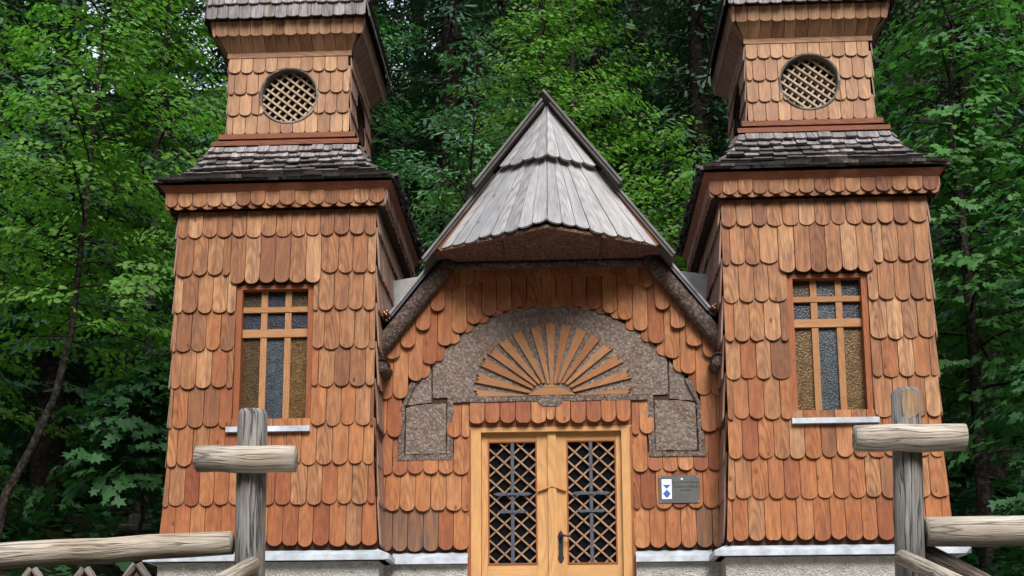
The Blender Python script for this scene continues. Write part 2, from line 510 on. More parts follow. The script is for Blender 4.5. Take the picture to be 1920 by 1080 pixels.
def prism(F, poly, n0, n1, grain='v'):
    """polygon (u,v) counter-clockwise, thickened from n0 to n1"""
    k = len(poly)
    vs = [F.p(u, v, n1) for u, v in poly] + [F.p(u, v, n0) for u, v in poly]
    fs = [tuple(range(k)), tuple(range(2 * k - 1, k - 1, -1))]
    for i in range(k):
        j = (i + 1) % k
        fs.append((k + i, k + j, j, i))
    uv = [((u, v) if grain == 'v' else (v, u)) for u, v in poly] * 2
    return vs, fs, uv

# ------------------------------------------------------------------ ground
def ground_z(x, y):
    z = 0.0
    if y < -2.6:
        z -= min(1.0, (-2.6 - y) / 5.4) * 2.33
    if y > 3.0:
        d = y - 3.0
        k = min(1.0, max(0.0, (x + 9.0) / 6.0)); z += .16 * d + (.014 + .016 * k) * d * d if d < 16 else .16 * 16 + (.014 + .016 * k) * 256 + (.6 + .52 * k) * (d - 16)
    ax = max(0.0, (-4.6 - x)) if x < 0 else max(0.0, x - 5.2)
    if y > -3: z += min(ax, 12) * .32 * min(1.0, (y + 3) / 4)
    if y < -17: z += .62 * (-17 - y)          # unseen slope behind the camera, added to block low sky light
    r = abs(x) - 16
    if r > 0 and y < 12: z += .75 * r  # unseen flanks, raised to block low sky from the sides
    return min(z, 60.0)
def make_ground():
    rng = np.random.default_rng(3)
    xs = np.unique(np.concatenate([np.linspace(-400, -40, 14), np.linspace(-40, 40, 90), np.linspace(40, 400, 14)]))
    ys = np.unique(np.concatenate([np.linspace(-400, -30, 12), np.linspace(-30, 45, 90), np.linspace(45, 400, 14)]))
    vs = []
    for y in ys:
        for x in xs:
            near = abs(x) < 4.8 and -3 < y < 3.2
            vs.append((x, y, ground_z(x, y) - .02 + (0 if near else rng.uniform(-.06, .06))))
    nx = len(xs)
    fs = [(j * nx + i, j * nx + i + 1, (j + 1) * nx + i + 1, (j + 1) * nx + i) for j in range(len(ys) - 1) for i in range(nx - 1)]
    o = link('ground', build_mesh('ground', vs, fs, M['ground'], None, True))
    tag(o, kind='structure')
make_ground()

def make_steps():  # unseen pale steps, terrace and path, added to bounce light upward
    """stone steps climbing to the chapel terrace, below the picture's edge"""
    mb = MB()
    n = 14
    for i in range(n):
        y1 = -2.6 - 5.4 * i / n
        y0 = -2.6 - 5.4 * (i + 1) / n
        zt = -2.33 * i / n
        Fz = Frame((0, 0, 0), (1, 0, 0), (0, 1, 0), (0, 0, 1))
        mb.add(fbox(Fz, -1.75, 2.1, y0, y1, zt - .5, zt + .02 - .004 * (i % 2)))
    o = mb.obj('steps', M['paving'])
    tag(o, kind='structure')
    Fz = Frame((0, 0, 0), (1, 0, 0), (0, 1, 0), (0, 0, 1))
    tag(put('terrace', fbox(Fz, -4.4, 4.4, -2.59, -.12, -.3, .025), M['paving'], None), kind='structure')
    tag(put('path', fbox(Fz, -2.2, 2.4, -16.5, -8.02, -2.6, -2.30), M['paving'], None), kind='structure')
make_steps()

# ------------------------------------------------------------------ chapel
chapel = tag(empty('chapel'), 'small wooden chapel with two shingled towers and a grey boarded gable hood', 'chapel')
CX, CY, HW = 2.59, .58, .945            # tower centre, half width
LEAN = .0235
YF0 = -.464                              # front plane at z = 0

def halfw(z):
    return HW + .008 * (3.9 - z) / 3.0 + .045 * max(0.0, (1.45 - z) / .8)

ROWS = [(3.65, 3.90), (3.27, 3.65), (2.90, 3.27), (2.526, 2.90), (2.163, 2.526), (1.785, 2.163), (1.415, 1.785), (1.043, 1.415), (.66, 1.043)]
WIN = (.37, 1.785, 3.175)               # half width, bottom, top
rng = random.Random(11)

def tower(sx):
    cx = sx * CX
    Ff = Frame((cx, YF0, 0), (1, 0, 0), (0, LEAN, 1), (0, -1, 0))
    zb, zt = .55, 4.05
    # ---- shaft core: front wall with a window opening, sides and back
    mb = MB()
    w, w0, w1 = WIN
    hb = lambda z: halfw(z) - .004
    def quad(pts): mb.add(([Ff.p(*p) for p in pts], [(0, 1, 2, 3)], [(p[0], p[1]) for p in pts]))
    quad([(-hb(zb), zb, 0), (hb(zb), zb, 0), (hb(w0), w0, 0), (-hb(w0), w0, 0)])
    quad([(-hb(w1), w1, 0), (hb(w1), w1, 0), (hb(zt), zt, 0), (-hb(zt), zt, 0)])
    quad([(-hb(w0), w0, 0), (-w, w0, 0), (-w, w1, 0), (-hb(w1), w1, 0)])
    quad([(w, w0, 0), (hb(w0), w0, 0), (hb(w1), w1, 0), (w, w1, 0)])
    D = 2 * HW
    for s in (-1, 1):
        q = [(s * hb(zb), zb, 0), (s * hb(zb), zb, -D), (s * hb(zt), zt, -D), (s * hb(zt), zt, 0)]
        quad(q if s > 0 else q[::-1])
    quad([(hb(zb), zb, -D), (-hb(zb), zb, -D), (-hb(zt), zt, -D), (hb(zt), zt, -D)])
    shaft = mb.obj('tower_shaft', M['backing'], chapel)
    shaft['label'] = 'orange shingled tower shaft ' + ('beside the plaque' if sx > 0 else 'on the side away from the plaque')
    # ---- front shingles
    cL = lambda v: -halfw(v) - .012
    cR = lambda v: halfw(v) + .012
    for k, (vb, vt) in enumerate(ROWS):
        W = .1425
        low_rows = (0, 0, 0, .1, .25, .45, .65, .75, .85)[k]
        off = (0 if k % 2 else .5) * W + rng.uniform(-.02, .02) + sx * .02
        edges = []
        u = -1.2 + off
        while u < 1.25:
            edges.append(u); u += W * rng.uniform(.94, 1.06)
        if k == 1:      # the long row over the window, cut to its own stations
            e2 = [-.435 + .145 * i + rng.uniform(-.004, .004) for i in range(7)]
            edges = [e for e in edges if e < e2[0] - .05] + e2 + [e for e in edges if e > e2[-1] + .05]
        elif w0 - .02 < vb < w1:
            edges = sorted([e for e in edges if abs(abs(e) - w) > .045] + [-w, w])
        L0, R0 = -halfw(vb) - .012, halfw(vb) + .012
        edges = [e for e in edges if L0 + .03 < e < R0 - .03]
        edges = [L0] + edges + [R0]
        for a, b in zip(edges, edges[1:]):
            mid = (a + b) / 2
            v0 = vb
            if k == 1 and abs(mid) < .435: v0 = 3.18
            elif w0 - .02 < vb < w1 and abs(mid) < w: continue
            geo = shingle(Ff, a, b, v0, vt, clampL=cL, clampR=cR, rng=rng, base=.004 + (.006 if (k == 1 and v0 != vb) else 0), tilt=.024 if v0 == vb else .034, ext=(.05 if v0 != vb else .08) if k else .02)
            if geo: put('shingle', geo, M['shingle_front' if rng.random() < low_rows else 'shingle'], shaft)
    # ---- side and back shingles, joined
    mbs = MB()
    for s in (-1, 1):
        Fs = Frame((cx + s * (HW + .006), CY, 0), (0, s, 0), (-s * .003, 0, 1), (s, 0, 0))
        for k, (vb, vt) in enumerate(ROWS):
            u = -1.05 + (k % 2) * .07
            lim0, lim1 = (-.98, .96) if s > 0 else (-.96, .98)
            while u < 1.0:
                u2 = u + .1425 * rng.uniform(.94, 1.06)
                a, b = max(u, lim0), min(u2, lim1)
                if b - a > .03:
                    geo = shingle(Fs, a, b, vb, vt, rng=rng, ext=.08 if k else .02, base=.004 + .03 * max(0.0, (1.45 - vb) / .8))
                    if geo: mbs.add(geo)
                u = u2
    mbs.obj('side_shingles', M['side_shingle'], shaft, kind='stuff')

    # ---- eave: fascia of two overlapping shingle rows, top board, soffit
    ZE = 3.915
    E = 1.065
    me_ = MB()
    for (N, U) in (((0, -1, 0), (1, 0, 0)), ((1, 0, 0), (0, 1, 0)), ((0, 1, 0), (-1, 0, 0)), ((-1, 0, 0), (0, -1, 0))):
        Fe = Frame(Vector((cx, CY, 0)) + Vector(N) * (E - .03), U, (0, 0, 1), N)
        me_.add(fbox(Fe, -E + .03, E - .03, 3.935, 4.10, -.04, 0.0, 'u'))
    # soffit
    Fz = Frame((cx, CY, 3.96), (1, 0, 0), (0, 1, 0), (0, 0, 1))
    me_.add(fbox(Fz, -E + .05, E - .05, -E + .05, E - .05, -.01, .02))
    eave = me_.obj('tower_eave', M['backing'], chapel)
    for qi, (N, U) in enumerate((((0, -1, 0), (1, 0, 0)), ((1, 0, 0), (0, 1, 0)), ((-1, 0, 0), (0, -1, 0)))):
        Fe = Frame(Vector((cx, CY, 0)) + Vector(N) * (E - .03), U, (0, 0, 1), N)
        joined = MB()
        for layer in (0, 1):
            u = -E - .02 - (.5 * .1425 if layer == 0 else 0)
            while u < E:
                u2 = u + .1425 * rng.uniform(.97, 1.03)
                a, b = max(u, -E), min(u2, E)
                if b - a > .03:
                    geo = shingle(Fe, a, b, (ZE - .002, ZE + .022)[layer], 4.085, rng=rng, base=(.002, .018)[layer], tilt=.004, t=.013, ext=0.0, jit=.002)
                    if geo:
                        if qi == 0: put('eave_shingle', geo, M['shingle'], eave)
                        else: joined.add(geo)
                u = u2
        if qi: joined.obj('side_eave_shingles', M['side_shingle'], eave, kind='stuff')
    # flared board over the fascia
    for (N, U) in (((0, -1, 0), (1, 0, 0)), ((1, 0, 0), (0, 1, 0)), ((-1, 0, 0), (0, -1, 0)), ((0, 1, 0), (-1, 0, 0))):
        Fe = Frame((cx, CY, 0), U, (0, 0, 1), N)
        a, b = E + .005, 1.118
        vs = [Fe.p(-a, 4.075, a), Fe.p(a, 4.075, a), Fe.p(b, 4.138, b), Fe.p(-b, 4.138, b), Fe.p(-a + .1, 4.075, a - .1), Fe.p(a - .1, 4.075, a - .1), Fe.p(b - .1, 4.138, b - .1), Fe.p(-b + .1, 4.138, b - .1)]
        put('eave_board', (vs, [(0, 1, 2, 3), (4, 5, 1, 0), (3, 2, 6, 7), (7, 6, 5, 4)], [(v, u) for u, v in ((-a, 0), (a, 0), (b, .1), (-b, .1), (-a, .1), (a, .1), (b, .2), (-b, .2))]), M['brown_board'], eave)

    # ---- lower roof, bell-cast, in courses
    prof = [(1.14, 4.145), (1.03, 4.215), (.945, 4.285), (.88, 4.36), (.825, 4.44), (.78, 4.52), (.745, 4.60), (.715, 4.69)]
    mr = MB()
    for (N, U) in (((0, -1, 0), (1, 0, 0)), ((1, 0, 0), (0, 1, 0)), ((0, 1, 0), (-1, 0, 0)), ((-1, 0, 0), (0, -1, 0))):
        Fe = Frame((cx, CY, 0), U, (0, 0, 1), N)
        for (h0, z0), (h1, z1) in zip(prof, prof[1:]):
            i0, i1 = h0 - .03, h1 - .03
            mr.add(([Fe.p(-i0, z0, i0), Fe.p(i0, z0, i0), Fe.p(i1, z1, i1), Fe.p(-i1, z1, i1)], [(0, 1, 2, 3)], [(-i0, 0), (i0, 0), (i1, .1), (-i1, .1)]))
    roof = mr.obj('tower_roof', M['backing'], chapel)
    for qi, (N, U) in enumerate((((0, -1, 0), (1, 0, 0)), ((1, 0, 0), (0, 1, 0)), ((-1, 0, 0), (0, -1, 0)), ((0, 1, 0), (-1, 0, 0)))):
        joined = MB()
        for ci, ((h0, z0), (h1, z1)) in enumerate(zip(prof, prof[1:])):
            P0 = Vector((cx, CY, 0)) + Vector(N) * h0 + Vector((0, 0, z0))
            P1 = Vector((cx, CY, 0)) + Vector(N) * h1 + Vector((0, 0, z1))
            V = (P1 - P0); L = V.length; V.normalize()
            Uv = Vector(U); Nn = Uv.cross(V).normalized()
            for lay in ((0, 1) if ci < 2 else (0,)):
                Fr = Frame(P0 - V * .015 - Nn * .022 * lay, Uv, V, Nn)
                u = -h0 - rng.uniform(0, .1)
                while u < h0:
                    wd = rng.uniform(.085, .15) if ci > 2 else rng.uniform(.11, .24)
                    u2 = u + wd
                    a, b = max(u, -h0 - .01), min(u2, h0 + .01)
                    if b - a > .035:
                        mid = (a + b) / 2
                        us = [a + .003, (a * 2 + b) / 3, (a + 2 * b) / 3, b - .003]
                        d = rng.uniform(-.018, .016) + .02 * lay
                        lo = [d + rng.uniform(.004, .012), d + rng.uniform(-.006, .003), d + rng.uniform(-.006, .003), d + rng.uniform(.004, .012)]
                        hi = [L + (.05 if ci < 6 else -.004)] * 4
                        slope = (h0 - h1) / L
                        tk = rng.uniform(.018, .034)
                        up = rng.uniform(0, .012)
                        geo = strip(Fr, us, lo, hi, lambda v: .002 + up + .034 * (1 - v / L), tk, lambda v: -(h0 - slope * max(v, 0)) - .012, lambda v: (h0 - slope * max(v, 0)) + .012)
                        mt = M['old_roof'] if ci < 5 and rng.random() < (.95, .9, .85, .7, .45)[ci] else M['roof_shingle']
                        if qi == 0 and lay == 0: put('roof_shingle', geo, mt, roof)
                        else: joined.add(geo)
                    u = u2
        joined.obj('overlapped_roof_shingles' if qi == 0 else 'side_roof_shingles', M['old_roof'], roof, kind='stuff')

    # ---- belfry box with its plinth boards
    B = .60
    zc, rad = 5.275, .295
    bz0, bz1 = 4.70, 5.78
    mbx = MB()
    for qi, (N, U) in enumerate((((0, -1, 0), (1, 0, 0)), ((1, 0, 0), (0, 1, 0)), ((-1, 0, 0), (0, -1, 0)), ((0, 1, 0), (-1, 0, 0)))):
        Fb = Frame(Vector((cx, CY, 0)) + Vector(N) * B, U, (0, 0, 1), N)
        n = 40
        ring = [(rad * math.cos(2 * math.pi * i / n), zc + rad * math.sin(2 * math.pi * i / n)) for i in range(n)]
        outer = []
        for i in range(n):
            c, s_ = math.cos(2 * math.pi * i / n), math.sin(2 * math.pi * i / n)
            tx = B / abs(c) if abs(c) > 1e-6 else 1e9
            ty = ((bz1 - zc) if s_ > 0 else (zc - bz0)) / abs(s_) if abs(s_) > 1e-6 else 1e9
            tt = min(tx, ty)
            outer.append((c * tt, zc + s_ * tt))
        for crn in ((B, bz1), (-B, bz1), (-B, bz0), (B, bz0)):
            j = min(range(n), key=lambda i: (outer[i][0] - crn[0]) ** 2 + (outer[i][1] - crn[1]) ** 2)
            outer[j] = crn
        vs = [Fb.p(*p) for p in ring] + [Fb.p(*p) for p in outer] + [Fb.p(p[0], p[1], -.12) for p in ring]
        fs = [(i, n + i, n + (i + 1) % n, (i + 1) % n) for i in range(n)] + [((i + 1) % n, 2 * n + (i + 1) % n, 2 * n + i, i) for i in range(n)]
        mbx.add((vs, fs, [(0, 0)] * len(vs)))
    belfry = mbx.obj('belfry', M['backing'], chapel)
    brows = [(5.527, 5.70), (5.297, 5.527), (5.074, 5.297), (4.868, 5.074)]
    for qi, (N, U) in enumerate((((0, -1, 0), (1, 0, 0)), ((1, 0, 0), (0, 1, 0)), ((-1, 0, 0), (0, -1, 0)))):
        Fb = Frame(Vector((cx, CY, 0)) + Vector(N) * B, U, (0, 0, 1), N)
        joined = MB()
        for k, (vb, vt) in enumerate(brows):
            u = -B - .02 - (k % 2) * .06
            while u < B:
                u2 = u + .122 * rng.uniform(.95, 1.05)
                a, b = max(u, -B - .016), min(u2, B + .016)
                u = u2
                if b - a < .03: continue
                w = b - a - .006
                um = (a + b) / 2
                us = np.linspace(-1, 1, 13)
                arcd = .036 if k < 3 else .022
                lo = vb + arcd * (1 - np.sqrt(np.clip(1 - us ** 2, 0, 1))) + rng.uniform(-.004, .004)
                hi = np.full(13, vt + (.06 if k else .0))
                ux = um + us * w / 2
                nbf = lambda v, vb=vb, vt=vt: .004 + .024 * (1 - (v - vb) / (vt - vb + .08))
                # cut by the round opening
                segs = []
                inside = np.abs(ux) < rad
                ch = np.sqrt(np.clip(rad ** 2 - ux ** 2, 0, None))
                top_, bot_ = zc + ch, zc - ch
                hit = inside & (lo < top_) & (hi > bot_)
                if not hit.any(): segs.append((ux, lo, hi))
                else:
                    lo_a = np.where(inside, np.maximum(lo, top_), lo)
                    hi_b = np.where(inside, np.minimum(hi, bot_), hi)
                    out_side = ~inside
                    if vt > zc + .2 and vb > zc: cand = [(lo_a, hi)]
                    elif vt < zc - .05: cand = [(lo, hi_b)]
                    else:
                        cand = [(np.where(out_side, lo, lo_a), hi), (lo, np.where(out_side, lo, hi_b))]
                        # one piece above, one below; stations outside the circle belong to the larger one
                        if abs(um) > rad * .8: cand = [(np.where(inside, np.where(lo_a < hi, lo_a, hi - 1e-4), lo), hi), (np.where(inside, lo, lo), np.where(inside, hi_b, lo + 1e-4))]
                    for l_, h_ in cand:
                        ok = h_ - l_ > .004
                        i = 0
                        while i < 13:
                            if ok[i]:
                                j = i
                                while j + 1 < 13 and ok[j + 1]: j += 1
                                if j - i >= 1: segs.append((ux[i:j + 1], l_[i:j + 1], h_[i:j + 1]))
                                i = j + 1
                            else: i += 1
                for sgi in segs:
                    geo = strip(Fb, list(sgi[0]), list(sgi[1]), list(sgi[2]), nbf, .013)
                    if qi == 0: put('belfry_shingle', geo, M['shingle_pale'], belfry)
                    else: joined.add(geo)
        if qi: joined.obj('side_belfry_shingles', M['side_shingle'], belfry, kind='stuff')
    for (N, U) in (((0, -1, 0), (1, 0, 0)), ((1, 0, 0), (0, 1, 0)), ((-1, 0, 0), (0, -1, 0)), ((0, 1, 0), (-1, 0, 0))):
        Fb = Frame((cx, CY, 0), U, (0, 0, 1), N)
        x = .002 if N[0] else 0
        put('base_board', fbox(Fb, -.685 + x, .685 - x, 4.80, 4.852, .55, .685, 'u'), M['brown_board'], belfry)
        put('base_board', fbox(Fb, -.735 + x, .735 - x, 4.708, 4.755, .55, .735, 'u'), M['brown_board'], belfry)
        put('top_rail', fbox(Fb, -.632 + x, .632 - x, 5.69, 5.748, .55, .632, 'u'), M['shingle_pale'], belfry)

    # ---- belfry roof: cove, fascia, courses, steep upper roof
    mq = MB()
    up = [(.80, 6.0), (.795, 6.15), (.765, 6.31), (.70, 6.50), (.60, 6.72), (.46, 6.98), (.30, 7.3), (.17, 7.7), (.08, 8.2), (.02, 8.5)]
    dirs = (((0, -1, 0), (1, 0, 0)), ((1, 0, 0), (0, 1, 0)), ((-1, 0, 0), (0, -1, 0)), ((0, 1, 0), (-1, 0, 0)))
    for (N, U) in dirs:
        Fb = Frame((cx, CY, 0), U, (0, 0, 1), N)
        for (h0, z0), (h1, z1) in zip(up, up[1:]):
            i0, i1 = h0 - .02, h1 - .01
            mq.add(([Fb.p(-i0, z0, i0), Fb.p(i0, z0, i0), Fb.p(i1, z1, i1), Fb.p(-i1, z1, i1)], [(0, 1, 2, 3)], [(-i0, 0), (i0, 0), (i1, .1), (-i1, .1)]))
        mq.add(([Fb.p(-.6, 5.735, .6), Fb.p(.6, 5.735, .6), Fb.p(.74, 5.885, .74), Fb.p(-.74, 5.885, .74)], [(0, 1, 2, 3)], [(0, 0)] * 4))
        mq.add(([Fb.p(-.72, 5.87, .72), Fb.p(.72, 5.87, .72), Fb.p(.78, 6.01, .78), Fb.p(-.78, 6.01, .78)], [(0, 1, 2, 3)], [(0, 0)] * 4))
    broof = mq.obj('belfry_roof', M['backing'], chapel)
    for qi, (N, U) in enumerate(dirs[:3]):
        joined, joined2 = MB(), MB()
        def planar(h0, z0, h1, z1):
            P0 = Vector((cx, CY, 0)) + Vector(N) * h0 + Vector((0, 0, z0))
            P1 = Vector((cx, CY, 0)) + Vector(N) * h1 + Vector((0, 0, z1))
            V = (P1 - P0); L = V.length; V.normalize()
            return Frame(P0, U, V, Vector(U).cross(V).normalized()), L
        for (nm, h0, z0, h1, z1, wd, arcd, mt) in (('cove_shingle', .605, 5.735, .735, 5.88, .118, 0.0, 'shingle_pale'), ('fascia_shingle', .738, 5.862, .768, 6.005, .118, .02, 'shingle_pale')):
            Fr, L = planar(h0, z0, h1, z1)
            sl = (h1 - h0) / L
            u = -.80 + rng.uniform(-.05, 0)
            while u < .80:
                u2 = u + wd * rng.uniform(.95, 1.05)
                lim = max(h0, h1)
                a, b = max(u, -lim), min(u2, lim)
                u = u2
                if b - a < .03: continue
                us = (a + b) / 2 + ARC * ((b - a) / 2 - .0025)
                lo = arcd * (1 - np.sqrt(np.clip(1 - ARC ** 2, 0, 1))) + rng.uniform(-.004, .004)
                geo = strip(Fr, list(us), list(lo), [L] * len(us), lambda v: .004, .012, lambda v: -(h0 + sl * v) - .008, lambda v: (h0 + sl * v) + .008)
                if qi == 0: put(nm, geo, M[mt], broof)
                else: joined.add(geo)
        for ci, ((h0, z0), (h1, z1)) in enumerate(zip(up[:-1], up[1:])):
            Fr, L = planar(h0, z0, h1, z1)
            sl = (h0 - h1) / L
            rows = 1 if ci < 3 else 2
            u = -h0 - rng.uniform(0, .08)
            while u < h0:
                u2 = u + .118 * rng.uniform(.9, 1.1)
                a, b = max(u, -h0), min(u2, h0)
                u = u2
                if b - a < .03: continue
                us = (a + b) / 2 + ARC * ((b - a) / 2 - .0025)
                d = rng.uniform(-.008, .008)
                lo = d + .016 * (1 - np.sqrt(np.clip(1 - ARC ** 2, 0, 1)))
                geo = strip(Fr, list(us), list(lo), [L + .05] * len(us), lambda v: .006 + .024 * (1 - v / L), .016, lambda v: -(h0 - sl * v) - .02, lambda v: (h0 - sl * v) + .02)
                if qi == 0 and ci < 2: put('roof_shingle', geo, M['roof_shingle'], broof)
                else: joined2.add(geo)
        if qi: joined.obj('side_fascia_shingles', M['side_shingle'], broof, kind='stuff')
        joined2.obj('upper_roof_shingles', M['old_roof'] if qi else M['roof_shingle'], broof, kind='stuff')

    # ---- round window
    Fb = Frame((cx, CY - B, 0), (1, 0, 0), (0, 0, 1), (0, -1, 0))
    n = 48
    ringm = MB()
    vs, fs, uv = [], [], []
    for i in range(n):
        a = 2 * math.pi * i / n
        for (r_, nn) in ((rad - .016, -.10), (rad - .016, .034), (rad + .008, .034), (rad + .008, .0)):
            vs.append(Fb.p(r_ * math.cos(a), zc + r_ * math.sin(a), nn)); uv.append((nn, a * rad))
    for i in range(n):
        for j in range(3):
            a, b = i * 4 + j, ((i + 1) % n) * 4 + j
            fs.append((a, a + 1, b + 1, b))
    rw = MB().add((vs, fs, uv)).obj('round_window', M['old_log'], chapel, True)
    pane = [Fb.p((rad - .01) * math.cos(2 * math.pi * i / n), zc + (rad - .01) * math.sin(2 * math.pi * i / n), -.085) for i in range(n)]
    put('pane', (pane, [tuple(range(n))], [(0, 0)] * n), M['glass_dark'], rw)
    for layer, ang in ((0, R(50)), (1, R(-38))):
        d = (math.cos(ang), math.sin(ang)); q = (-d[1], d[0])
        for i in range(-3, 4):
            o_ = (i + (.15 if layer else -.1)) * .072
            rr = rad - .018
            if abs(o_) > rr - .02: continue
            Lh = math.sqrt(rr ** 2 - o_ ** 2)
            wv = .0095
            poly = [(o_ * q[0] - d[0] * Lh - q[0] * wv, zc + o_ * q[1] - d[1] * Lh - q[1] * wv), (o_ * q[0] + d[0] * Lh - q[0] * wv, zc + o_ * q[1] + d[1] * Lh - q[1] * wv),
                    (o_ * q[0] + d[0] * Lh + q[0] * wv, zc + o_ * q[1] + d[1] * Lh + q[1] * wv), (o_ * q[0] - d[0] * Lh + q[0] * wv, zc + o_ * q[1] - d[1] * Lh + q[1] * wv)]
            put('slat', prism(Fb, poly, -.055 + .013 * layer, -.043 + .013 * layer), M['lath_pale'], rw)
    # the side opening: dark louvre board
    for s in (-1, 1):
        Fs = Frame((cx + s * B, CY, 0), (0, s, 0), (0, 0, 1), (s, 0, 0))
        pts = [Fs.p((rad - .002) * math.cos(2 * math.pi * i / n), zc + (rad - .002) * math.sin(2 * math.pi * i / n), -.06) for i in range(n)]
        put('side_opening', (pts, [tuple(range(n))], [(p.y, p.z) for p in pts]), M['backing'], belfry)

    # ---- tall window
    w, w0, w1 = WIN
    mw = MB()
    J = .055
    n0, n1 = -.10, .012
    for geo in (fbox(Ff, -w, -w + J, w0, w1, n0, n1), fbox(Ff, w - J, w, w0, w1, n0, n1), fbox(Ff, -w + J, w - J, w1 - .04, w1, n0, n1 - .003, 'u'), fbox(Ff, -w + J, w - J, w0, w0 + .02, n0, -.035, 'u')):
        mw.add(geo)
    win = mw.obj('window', M['red_frame'], chapel)
    wi = w - J
    pw = .170; mwid = (2 * wi - 3 * pw) / 2
    us = [-wi, -wi + pw, -wi + pw + mwid, -wi + 2 * pw + mwid, -wi + 2 * pw + 2 * mwid, wi]
    zs = [w0 + .02, 2.674, 2.752, 2.92, 2.972, w1 - .04]
    for i in (1, 3): put('mullion', fbox(Ff, us[i], us[i + 1], zs[0], zs[-1], -.085, -.045), M['muntin'], win)
    for j in (1, 3): put('mullion', fbox(Ff, -wi, wi, zs[j], zs[j + 1], -.08, -.038, 'u'), M['muntin'], win)
    gl = [['glass_amber', 'glass_clear', 'glass_amber'], ['glass_blue', 'glass_blue', 'glass_blue'], ['glass_brown', 'glass_blue', 'glass_brown']]
    if sx < 0: gl[0][0] = 'glass_brown'
    if sx > 0: gl[1] = ['glass_blue', 'glass_clear', 'glass_blue']; gl[2] = ['glass_brown', 'glass_clear', 'glass_blue']
    for j in range(3):
        for i in range(3):
            put('pane', fbox(Ff, us[2 * i] - .005, us[2 * i + 1] + .005, zs[2 * j] - .005, zs[2 * j + 1] + .005, -.078, -.072), M[gl[j][i]], win)
    so = sx * .015
    put('sill', fbox(Ff, -w - .03 + so, w + .015 + so, w0 - .052, w0 - .002, -.05, .075, 'u'), M['flashing'], win)

for sx in (-1, 1): tower(sx)

# ------------------------------------------------------------------ front wall between the towers
F0 = Frame((0, 0, 0), (1, 0, 0), (0, 0, 1), (0, -1, 0))
def roof_z(x): return 4.86 - 1.277 * abs(x)
mb = MB()
XW = 1.9
dw, dh = .78, 1.88
def wq(pts): mb.add(([F0.p(u, v) for u, v in pts], [tuple(range(len(pts)))], list(pts)))
wq([(-XW, .5), (-dw, .5), (-dw, dh), (-XW, dh)])
wq([(dw, .5), (XW, .5), (XW, dh), (dw, dh)])
wq([(-XW, dh), (XW, dh), (XW, roof_z(XW)), (0, roof_z(0)), (-XW, roof_z(XW))])
front = mb.obj('front_wall', M['backing'], chapel)
front['label'] = 'sheltered shingled wall round the door and bark arch'

B_ROW = [(-1.655, -1.514, 2.128), (-1.51, -1.367, 2.132), (-1.365, -1.224, 2.308), (-1.225, -1.084, 2.465), (-1.08, -0.943, 2.654), (-0.94, -0.80, 2.783), (-0.797, -0.654, 2.867), (-0.651, -0.51, 2.948), (-0.507, -0.366, 2.991), (-0.362, -0.218, 3.025), (-0.213, -0.075, 3.039), (-0.071, 0.068, 3.045), (0.072, 0.216, 3.037), (0.22, 0.364, 3.018), (0.368, 0.51, 2.994), (0.514, 0.658, 2.954), (0.662, 0.804, 2.876), (0.808, 0.949, 2.768), (0.952, 1.1, 2.647), (1.103, 1.249, 2.484), (1.252, 1.393, 2.33), (1.396, 1.535, 2.125), (1.538, 1.66, 2.125)]
A_ROW = [(-1.70, -1.59, 2.48), (-1.588, -1.441, 2.519), (-1.437, -1.296, 2.626), (-1.293, -1.151, 2.81), (-1.147, -1.011, 2.995), (-1.007, -0.87, 3.21), (-0.866, -0.725, 3.251), (-.72, -.575, 3.29)]
A_ROW += [(-.57 + .1457 * i, -.57 + .1457 * (i + 1) - .004, 3.31 + .012 * math.cos((i - 4) * .3)) for i in range(9)]
A_ROW += [(0.745, 0.872, 3.228), (0.876, 1.018, 3.188), (1.021, 1.162, 2.973), (1.166, 1.308, 2.771), (1.312, 1.46, 2.595), (1.465, 1.605, 2.484), (1.608, 1.70, 2.46)]
def a_bottom(x):
    for a, b, z in A_ROW:
        if a - .01 <= x <= b + .01: return z
    return 2.45
for a, b, z in A_ROW:
    top = min(roof_z(a), roof_z(b)) - .03
    if top - z < .06: top = z + .08
    geo = shingle(F0, a, b, z, min(top, 3.62), rng=rng, base=.034, tilt=.024, ext=0, arc=.062, gap=.0015)
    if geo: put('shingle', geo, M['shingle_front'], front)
for a, b, z in B_ROW:
    top = max(a_bottom(a), a_bottom(b), a_bottom(a - .06), a_bottom(b + .06)) + .1
    geo = shingle(F0, a, b, z, top, rng=rng, base=.014, tilt=.016, ext=0, arc=.062, gap=.0015)
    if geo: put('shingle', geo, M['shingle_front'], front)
# a hidden under-row whose ends peek out between the ends of the arch row
under_row = MB()
for (a, b, z), (c, d, z2) in zip(B_ROW[2:-2], B_ROW[3:-1]):
    m_ = (b + c) / 2
    geo = shingle(F0, m_ - .07, m_ + .07, min(z, z2) - .012 + .25 * abs(z - z2), max(z, z2) + .1, rng=rng, base=.004, tilt=.008, ext=0, arc=.06)
    if geo: under_row.add(geo)
under_row.obj('under_shingles', M['shingle_front'], front, kind='stuff')
